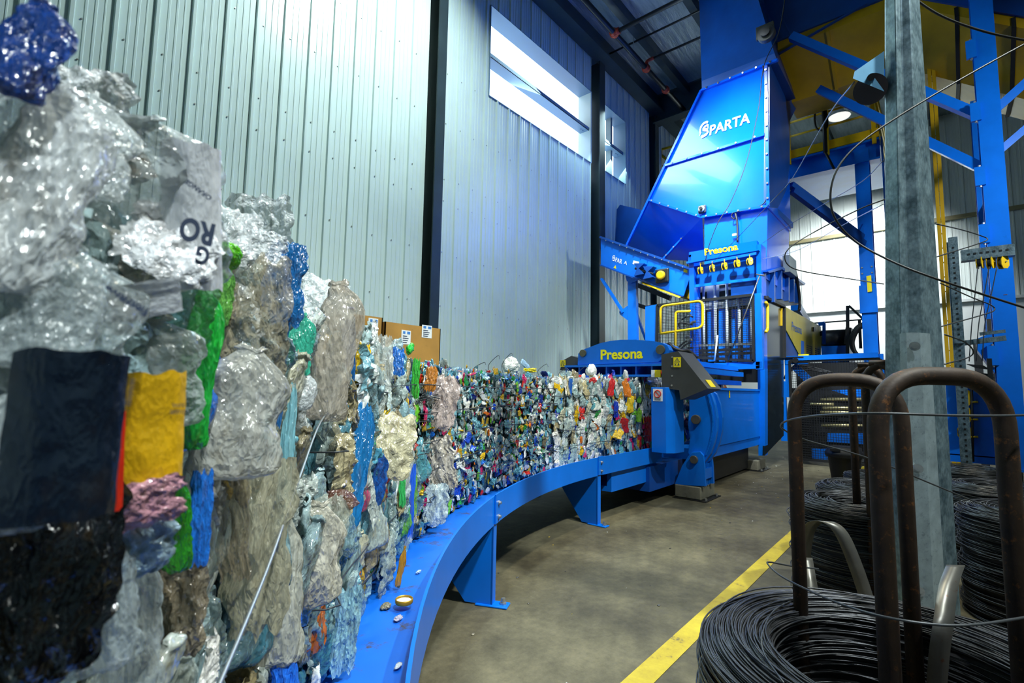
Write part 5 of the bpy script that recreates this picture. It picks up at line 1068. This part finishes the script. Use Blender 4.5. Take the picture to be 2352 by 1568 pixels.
# loose things lying on top of the bales
def loose(kind, label, cat, px, py, w, h, col, roll=0, off=-.1, dz=0, name=None, group=None, k=0, flat=.8, mat=None):
    s, z, kk = sz_at(px, py); p, tg, nn = face_point(s, z, off); M = frame_mat(s, z + dz, off, roll, 0, 0, w, min(w, h) * flat, h)
    o = bpy.data.objects.new(name or kind, proto(kind, k, mat or P_OBJ)); COL.objects.link(o); o.matrix_world = M; o.color = (*col, 1) if len(col) == 3 else col
    return tag(o, label, cat, group)
loose('crumpled_scrap', 'white crumpled plastic bag on top of the farthest bale near the black hood', 'plastic bag', 1460, 862, .16, .08, (.85, .87, .86), 1.3, -.15, name='plastic_bag')
loose('crumpled_scrap', 'small white plastic bag standing up on the pale whitish bale', 'plastic bag', 1381, 850, .15, .16, (.85, .87, .86), .3, -.15, name='plastic_bag', k=2)
loose('plastic_film', 'bright blue film scrap on top of the farthest bale', 'plastic scrap', 1425, 862, .16, .07, (.01, .07, .7), 1.5, -.1, name='blue_scrap')
loose('crumpled_scrap', 'white tub lid lying on top of the can bale nearest the press', 'lid', 1240, 838, .22, .17, (.85, .86, .82), .2, -.35, name='tub_lid', k=3)
loose('crushed_bottle', 'small clear bottle with blue label on top of the can bale', 'bottle', 1262, 838, .07, .2, (.35, .55, .75), 2.2, -.3, name='plastic_bottle', k=1)
loose('plastic_film', 'yellow film strip lying along the top of the can bale', 'plastic scrap', 1230, 850, .05, .3, (.75, .65, .01), 1.5, -.06, name='yellow_scrap', k=2)
loose('crushed_bottle', 'bright green crushed bottle on top of the film bale beside the cartons', 'bottle', 962, 800, .06, .10, (.03, .55, .03), 1.1, -.05, name='plastic_bottle', k=3)
loose('plastic_film', 'white torn bag with flapping edge on top of the film bale', 'plastic bag', 895, 775, .14, .10, (.82, .85, .84), 1.2, -.08, name='plastic_bag', k=4)
for px, py, d in ((1170, 838, .18), (1198, 842, .22), (1140, 842, .1), (1275, 848, .15), (1320, 850, .12), (1363, 850, .16)):
    s, z, k = sz_at(px, py); a = face_point(s, 1.62, -.2)[0]
    loose_wire('short dark wire end curling up from the top of the bales', [a, a + Vector((0, .02, d * .5)), a + Vector((.05, -.05, d)), a + Vector((.0, -.12, d * .8))], .003, THINWIRE, 'wire_end', 'wire', 5, 'wire ends above the bales')
# bottle neck ring standing on the film bale
s, z, k = sz_at(830, 722); c = face_point(s, z, -.05)[0]
nk = thing('bottle_neck', 'clear bottle mouth with a blue rim on top of the film bale', 'bottle', tuple(c))
m = MB(); m.lathe([(.03, -.06), (.028, -.02), (.020, 0), (.020, .02)], c, 20); nb = m.build('neck', P_OBJ, nk); nb.color = (.7, .78, .8, .6)
m = MB(); m.tube([c + Vector((.022 * math.cos(a), .022 * math.sin(a), .022)) for a in [2 * math.pi * k / 20 for k in range(20)]], .003, 6, True); m.build('rim', plain('blue_rim', (.04, .12, .8), .3), nk)

# odds and ends on the table shelf
c = AZ(928, 1384, .625); t = thing('jar_lid', 'round gold edged jar lid lying on the blue table shelf', 'lid', tuple(c)); m = MB()
m.lathe([(.034, 0), (.036, .004), (.036, .016), (.033, .018), (.031, .014), (.030, .008)], c, 28); m.build('rim', plain('gold_rim', (.42, .24, .02), .35, .5), t); m = MB(); m.disc(c + Vector((0, 0, .002)), (0, 0, 1), .031, .007, 28); m.build('disc', PAPER, t)
def on_deck(kind, label, cat, px, py, w, h, col, roll=0, name=None, k=0, tilt=1.4):
    c = AZ(px, py, .61); M = (Matrix.Rotation(roll, 3, 'Z') @ Matrix.Rotation(tilt, 3, 'X') @ Matrix.Diagonal((w, w * .35, h))).to_4x4(); M.translation = c
    o = bpy.data.objects.new(name or kind, proto(kind, k, P_OBJ)); COL.objects.link(o); o.matrix_world = M; o.color = (*col, 1); return tag(o, label, cat)
on_deck('crumpled_scrap', 'torn white and purple wrapper scrap beside the gold jar lid', 'plastic scrap', 915, 1418, .045, .03, (.45, .42, .52), .3, 'wrapper_scrap', 1)
on_deck('crumpled_scrap', 'small white scrap on the table shelf near the picture bottom', 'plastic scrap', 915, 1528, .035, .02, (.7, .75, .78), .5, 'paper_scrap', 2)
on_deck('crumpled_scrap', 'dirty brown clump between film bale and gold jar lid', 'debris', 885, 1392, .05, .04, (.22, .2, .13), .9, 'dirt_clump', 4)
on_deck('crumpled_scrap', 'pale blue scrap under the table edge above the jar lid', 'plastic scrap', 962, 1312, .04, .015, (.4, .55, .65), .4, 'plastic_scrap', 3)
o = bpy.data.objects.new('brown_bottle', proto('crushed_bottle', 5, P_OBJ)); COL.objects.link(o); c = AZ(922, 1300, .70); M = (Matrix.Rotation(.2, 3, 'Y') @ Matrix.Diagonal((.035, .03, .17))).to_4x4(); M.translation = c; o.matrix_world = M; o.color = (.42, .20, .01, 1); tag(o, 'squashed brown bottle standing at the foot of the film bale', 'bottle')
# ------------------------------------------------------------------ wire coils, rusty coil stands and the galvanised pole
def coil_mesh(seed, r0, r1, h, n, seg, rad):
    r = random.Random(seed); m = MB()
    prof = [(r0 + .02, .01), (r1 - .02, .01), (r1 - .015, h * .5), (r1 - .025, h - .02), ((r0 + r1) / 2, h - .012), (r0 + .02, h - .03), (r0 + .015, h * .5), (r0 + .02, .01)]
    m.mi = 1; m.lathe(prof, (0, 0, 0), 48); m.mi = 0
    for i in range(n):
        t = r.random()
        if t < .42: rr, zz = r1 - r.random() ** 2 * .025 + .012 * math.sin(i * .7), r.uniform(.01, h - .01)
        elif t < .82: q = r.random(); rr, zz = r0 + (r1 - r0) * q, h - .02 + .025 * math.sin(q * math.pi) + r.uniform(-.015, .012)
        else: rr, zz = r0 + r.random() * .015, r.uniform(.05, h - .02)
        e1, e2, ph, p2 = r.gauss(0, .010), r.gauss(0, .012), r.uniform(0, 6.28), r.uniform(0, 6.28); cx, cy = r.gauss(0, .006), r.gauss(0, .006)
        m.tube([(cx + (rr + e1 * math.sin(2*a + ph)) * math.cos(a), cy + (rr + e1 * math.sin(2*a + ph)) * math.sin(a), max(.004, zz + e2 * math.sin(a + p2) + .004 * math.sin(3*a + ph))) for a in [2*math.pi*k/seg for k in range(seg)]], rad, 4, True)
    return m
def strap_loop(name, pts, w, wd, parent):
    m = MB(); P = smooth_path(pts, 8); wd = Vector(wd).normalized() * w / 2
    for s_ in (0,):
        a = [p - wd for p in P] + [p + wd for p in P]; n_ = len(P); m.add(a, [(i, i+1, n_+i+1, n_+i) for i in range(n_-1)], True)
    o = m.build(name, STRAP, parent); sd = o.modifiers.new('thickness', 'SOLIDIFY'); sd.thickness = .0016; return o
def set_coil(me, loc, label, rz=0, sc_=1.0, sz=1.0, grp='coils of black baling wire'):
    t = thing('wire_coil', label, 'wire coil', loc, grp); o = bpy.data.objects.new('windings', me); COL.objects.link(o); o.parent = t; o.rotation_euler.z = rz; o.scale = (sc_, sc_, sz); return t
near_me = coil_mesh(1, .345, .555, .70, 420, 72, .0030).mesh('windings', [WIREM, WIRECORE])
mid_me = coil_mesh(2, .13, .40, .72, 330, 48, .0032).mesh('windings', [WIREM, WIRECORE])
NEAR = Vector((1.95, .13, 0))
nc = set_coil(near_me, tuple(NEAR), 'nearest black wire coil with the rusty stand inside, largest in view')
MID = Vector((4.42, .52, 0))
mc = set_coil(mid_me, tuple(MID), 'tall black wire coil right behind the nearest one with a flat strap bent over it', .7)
strap_loop('binding_strap', [DP(1848, 1400, 2.9), DP(1846, 1290, 2.85), DP(1858, 1215, 2.8), DP(1890, 1196, 2.72), DP(1928, 1218, 2.66), DP(1962, 1290, 2.62), DP(1995, 1390, 2.6), DP(2010, 1470, 2.6)], .07, (.5, -.9, 0), mc)
strap_loop('binding_strap', [DP(2195, 1297, 1.75), DP(2180, 1340, 1.68), DP(2172, 1390, 1.62), DP(2166, 1440, 1.58), DP(2158, 1500, 1.58), DP(2150, 1600, 1.6)], .065, (.6, -.75, 0), nc)
strap_loop('binding_strap', [DP(1852, 1280, 2.2), DP(1862, 1340, 2.1), DP(1875, 1420, 2.02), DP(1886, 1462, 2.0), DP(1880, 1470, 2.05)], .05, (.5, -.9, 0), nc)
set_coil(mid_me, (5.45, .56, 0), 'black wire coil third in the row beyond the tall one', 2.1, .9, .95)
set_coil(mid_me, (6.6, .56, 0), 'smaller looking black wire coil in front of the waste bin', 1.2, .75, .9)
set_coil(mid_me, (4.95, -.42, 0), 'black wire coil right of the galvanised pole between pole and rusty leg', 3.0, .95)
set_coil(mid_me, (6.1, -.30, 0), 'low black wire coil behind the one right of the pole', 4.0, .9)
set_coil(mid_me, (7.3, -.22, 0), 'farthest black wire coil at the foot of the slotted post', 5.0, .8)
set_coil(mid_me, (3.3, -1.05, 0), 'black wire coil cut by the right edge of the picture', 5.5, 1.0)
def stand(legs, h, r, label, loc):
    t = thing('coil_stand', label, 'coil stand', loc, 'rusty coil stands')
    for a, b in legs:
        a, b = Vector(a), Vector(b); pts = round_path([a, Vector((a.x, a.y, h)), Vector((b.x, b.y, h)), b], .15, 9)
        MB().tube(pts, r, 16).build('hoop', RUST, t)
    lo = [Vector(p) for l in legs for p in l]; m = MB()
    m.bar(Vector((lo[0].x, lo[0].y, .03)), Vector((lo[3].x, lo[3].y, .03)), .05, .04); m.bar(Vector((lo[1].x, lo[1].y, .03)), Vector((lo[2].x, lo[2].y, .03)), .05, .04); m.build('base_bar', RUST, t)
    return t
def leg_xy(px, depth): p = DP(px, 1100, depth); return (p.x, p.y, 0.0)
stand(((leg_xy(1829, 1.88), leg_xy(2078, 1.72)), (leg_xy(2022, 1.30), leg_xy(2318, 1.33))), 1.552, .0245, 'rusty bent tube coil stand in the nearest wire coil', tuple(NEAR))
stand(((leg_xy(1966, 3.55), leg_xy(2042, 3.45)), (leg_xy(1997, 3.25), leg_xy(2075, 3.1))), 1.70, .0245, 'darker tube coil stand in the tall coil behind the nearest one', tuple(MID))
# galvanised folded pole
G = thing('galvanised_pole', 'tapered galvanised steel pole standing among the wire coils', 'post', (3.72, .1, 0))
PD = 2.9
def pole_ring(y, xs, ds): return [DP(x, y, PD + d) for x, d in zip(xs, ds)]
# outline of the fold at foot and head: edge, ridge, groove, ridge, edge, rear
top = pole_ring(-60, (2031, 2056, 2066, 2090, 2109, 2075), (.03, -.05, -.03, -.06, .04, .16)); bot = pole_ring(1470, (2033, 2082, 2100, 2150, 2212, 2125), (.05, -.10, -.07, -.10, .07, .3))
foot_ = [Vector((p.x, p.y, 0)) for p in bot]
z_b = sum(p.z for p in bot) / 6
m = MB(); k_ = 18; vs = []
for i in range(k_ + 1):
    f_ = 1.45 * i / k_                                  # runs on up out of the picture
    for a, b in zip(bot, top):
        q = a.lerp(b, f_); z = q.z; vs.append(q)
vs = [Vector((p.x, p.y, 0)) for p in bot] + vs
n_ = 6; m.add(vs, [(i*n_+k, i*n_+(k+1) % n_, (i+1)*n_+(k+1) % n_, (i+1)*n_+k) for i in range(k_ + 1) for k in range(n_)] + [list(range((k_+1)*n_, (k_+2)*n_))])
m.build('folded_shaft', GALV, G, .012)
m = MB(); a = [DP(x, 766, PD - .21) for x in (2066, 2082, 2112, 2136)]; b = [DP(x, 1480, PD - .24) for x in (2078, 2098, 2150, 2178)]
dp = [Vector((0, 0, 0)), ray(2100, 900) * -.05, ray(2100, 900) * -.05, Vector((0, 0, 0))]
a = [p + d for p, d in zip(a, dp)]; b = [p + d for p, d in zip(b, dp)]
m.add(a + b, [(0, 1, 5, 4), (1, 2, 6, 5), (2, 3, 7, 6)]); m.add([p + ray(2100, 900) * .1 for p in a] + a, [(0, 1, 5, 4), (1, 2, 6, 5), (2, 3, 7, 6), (3, 2, 1, 0)]); bs = m.build('stiffener_channel', GALVLIGHT, G)
for px, py in ((2101, 795), (2108, 1076), (2112, 1358)):
    m = MB(); c = DP(px, py, PD - .285); ax_ = -ray(px, py); m.disc(c, ax_, .024, .008, 18); m.disc(c + ax_ * .008, ax_, .013, .018, 6); m.build('bolt', STEEL, G)
# sheave bracket near its head
PALEBLUE = plain('pale_blue_plate', (.16, .40, .62), .4, .2, .2, 6)
Kb = thing('sheave_bracket', 'pale blue triangular bracket with a dark pulley wheel on the galvanised pole', 'pulley', tuple(DP(2000, 180, PD)))
pl2 = [DP(x, y, PD + .0) for x, y in ((2031, 117), (1963, 164), (1959, 180), (2031, 210))]
m = MB(); m.prism(pl2, ray(2000, 180) * .012); m.prism([p + ray(2000, 180) * .12 for p in pl2], ray(2000, 180) * .012); m.build('cheek_plate', PALEBLUE, Kb)
ax_ = ray(2000, 190).normalized(); c = DP(1999, 205, PD + .03); m = MB(); m.disc(c, ax_, .085, .015, 28); m.disc(c + ax_ * .015, ax_, .065, .03, 28); m.disc(c + ax_ * .045, ax_, .085, .015, 28); m.build('sheave', plain('worn_sheave', (.07, .055, .05), .35, .6), Kb)
m = MB(); m.disc(DP(2001, 177, PD - .03), ax_, .02, .05, 10); m.build('bolt', BLACKST, Kb)

# ------------------------------------------------------------------ loose wires and cables in the air
lw = loose_wire
lw('thick black cable looping from the upper right down past the galvanised pole', [DP(x, y, d) for x, y, d in ((2500, 30, 2.6), (2352, 102, 2.5), (2150, 215, 2.4), (2000, 310, 2.4), (1935, 370, 2.4), (1909, 430, 2.4), (1915, 495, 2.4), (1960, 550, 2.4), (2040, 596, 2.3), (2150, 640, 2.2), (2352, 706, 2.2), (2500, 750, 2.2))], .0048, BLACKRUB, 'cable', 'cable')
lw('black cable sagging across the top right corner', [DP(x, y, d) for x, y, d in ((2070, -40, 4), (2106, 0, 4), (2170, 40, 4), (2260, 72, 4), (2352, 92, 4), (2450, 108, 4))], .009, BLACKRUB, 'cable', 'cable')
lw('black wire loop bulging left in front of the grey electrical box', [DP(x, y, d) for x, y, d in ((2040, 455, 3.4), (1975, 480, 3.6), (1890, 522, 4), (1825, 560, 4), (1803, 585, 4), (1812, 610, 4), (1850, 624, 4), (1950, 640, 4), (2030, 652, 3.4))], .0045, BLACKRUB, 'cable', 'cable')
lw('thin bright wire hanging from the sheave bracket across the hopper side', [DP(x, y, d) for x, y, d in ((1962, 188, 2.92), (1900, 270, 4), (1818, 412, 6), (1770, 465, 6.4), (1690, 550, 8), (1625, 615, 9.5))], .004, THINWIRE)
lw('thin cable drooping from the roof in front of the hopper lettering', [DP(x, y, 8.3) for x, y in ((1808, -40), (1790, 70), (1755, 150), (1742, 250), (1715, 370), (1680, 460), (1650, 510), (1630, 560), (1620, 600))], .007, BLACKRUB, 'cable', 'cable')
lw('thin wire crossing before the white back wall to the pulleys', [DP(x, y, d) for x, y, d in ((1752, 558, 9), (1800, 525, 8.5), (1890, 470, 7), (1975, 420, 5), (2030, 368, 4))], .004, THINWIRE)
lw('fine wire sagging from the press header toward the pole', [DP(x, y, d) for x, y, d in ((1750, 595, 9), (1830, 575, 8), (1930, 520, 6), (2030, 468, 3.6))], .004, PALEWIRE)
lw('wire loop reaching from pole to slotted post at mid height', [DP(x, y, d) for x, y, d in ((2150, 514, 3.0), (2210, 528, 3.6), (2252, 541, 3.8), (2268, 550, 3.8), (2240, 562, 3.7), (2150, 590, 3.0))], .004, THINWIRE)
lw('long thin wire loop right of the pole below the cable', [DP(x, y, d) for x, y, d in ((2160, 650, 2.95), (2230, 682, 3.3), (2275, 700, 3.4), (2284, 712, 3.4), (2260, 722, 3.3), (2160, 750, 2.95))], .004, THINWIRE)
lw('drooping wire loop right of the pole near the black clamps', [DP(x, y, d) for x, y, d in ((2170, 768, 3.0), (2215, 785, 3.3), (2235, 805, 3.4), (2225, 820, 3.4), (2170, 836, 3.0))], .0045, THINWIRE)
for x0, x1, l_ in ((2246, 2232, 'first'), (2272, 2248, 'second'), (2290, 2262, 'third')):
    lw('thin wire running down from the %s yellow pulley of the arm' % l_, [AX(x0, 612, 10.9), AX((x0 + x1) / 2, 680, 10.9), AX(x1, 745, 10.9), AX(x1 - 6, 830, 10.95)], .007, THINWIRE)
lw('steel wire ring leaning round the top of the nearest coil stand', [DP(x, y, d) for x, y, d in ((2460, 942, 1.35), (2352, 953, 1.25), (2200, 954, 1.2), (2010, 949, 1.22), (1880, 954, 1.45), (1815, 964, 1.7), (1793, 976, 1.85), (1806, 990, 1.95), (1850, 1010, 2.0), (1995, 1052, 2.05), (2150, 1115, 2.1), (2320, 1185, 2.1))], .0032, THINWIRE)
lw('steel wire ring sagging round the nearest coil stand low down', [DP(x, y, d) for x, y, d in ((1880, 1306, 2.0), (1815, 1299, 1.95), (1772, 1291, 1.9), (1763, 1294, 1.86), (1790, 1320, 1.75), (1850, 1352, 1.55), (1940, 1390, 1.3), (2050, 1420, 1.18), (2200, 1436, 1.15), (2352, 1418, 1.2), (2460, 1395, 1.3))], .0032, THINWIRE)
lw('wire arc lying on the top of the nearest coil', [DP(x, y, d) for x, y, d in ((1830, 1374, 1.95), (1780, 1400, 1.75), (1752, 1450, 1.5), (1755, 1500, 1.4), (1800, 1568, 1.25))], .0028, THINWIRE)
lw('wire bow between the coils right of the pole', [DP(x, y, d) for x, y, d in ((2205, 1098, 5.5), (2240, 1106, 5.5), (2268, 1122, 5.3), (2271, 1138, 5.2), (2250, 1150, 5.2))], .006, THINWIRE)
# litter on the floor
rl = random.Random(77)
CR = [proto('crumpled_scrap', k, P_OBJ) for k in range(6)]
lt = MB()
for i in range(150):
    x, y = rl.uniform(2.2, 10.5), rl.uniform(1.45, 3.9)
    if rl.random() < .4: x, y = rl.uniform(8, 11.5), rl.uniform(1.5, 2.7)
    s_ = rl.choice((.006, .008, .011, .016)); src = KINDS['crumpled_scrap'][i % 6]; lt.col = (*rl.choice([(.5, .5, .45), (.3, .27, .2), (.6, .62, .6), (.45, .32, .05), (.1, .1, .1)]), 1)
    lt.add([(x + v[0] * s_ * 1.6, y + v[1] * s_, max(.0, (v[2] + .45) * s_ * .4) + .001) for v in src.v], src.f, True)
tag(lt.build('litter', P_MASS), 'tiny scraps of litter scattered on the concrete floor', 'litter', None, 'stuff')
o = bpy.data.objects.new('plastic_scrap', CR[2]); COL.objects.link(o); c = AZ(1232, 1137, .015); o.location = c; o.scale = (.14, .06, .05); o.color = (.3, .3, .27, 1); tag(o, 'grey scrap of plastic lying on the floor under the table', 'plastic scrap')
o = bpy.data.objects.new('glove', CR[4]); COL.objects.link(o); o.location = AZ(2285, 1137, .02); o.scale = (.16, .1, .05); o.color = (.6, .5, .3, 1); tag(o, 'tan work glove lying on the floor right of the coils', 'glove')
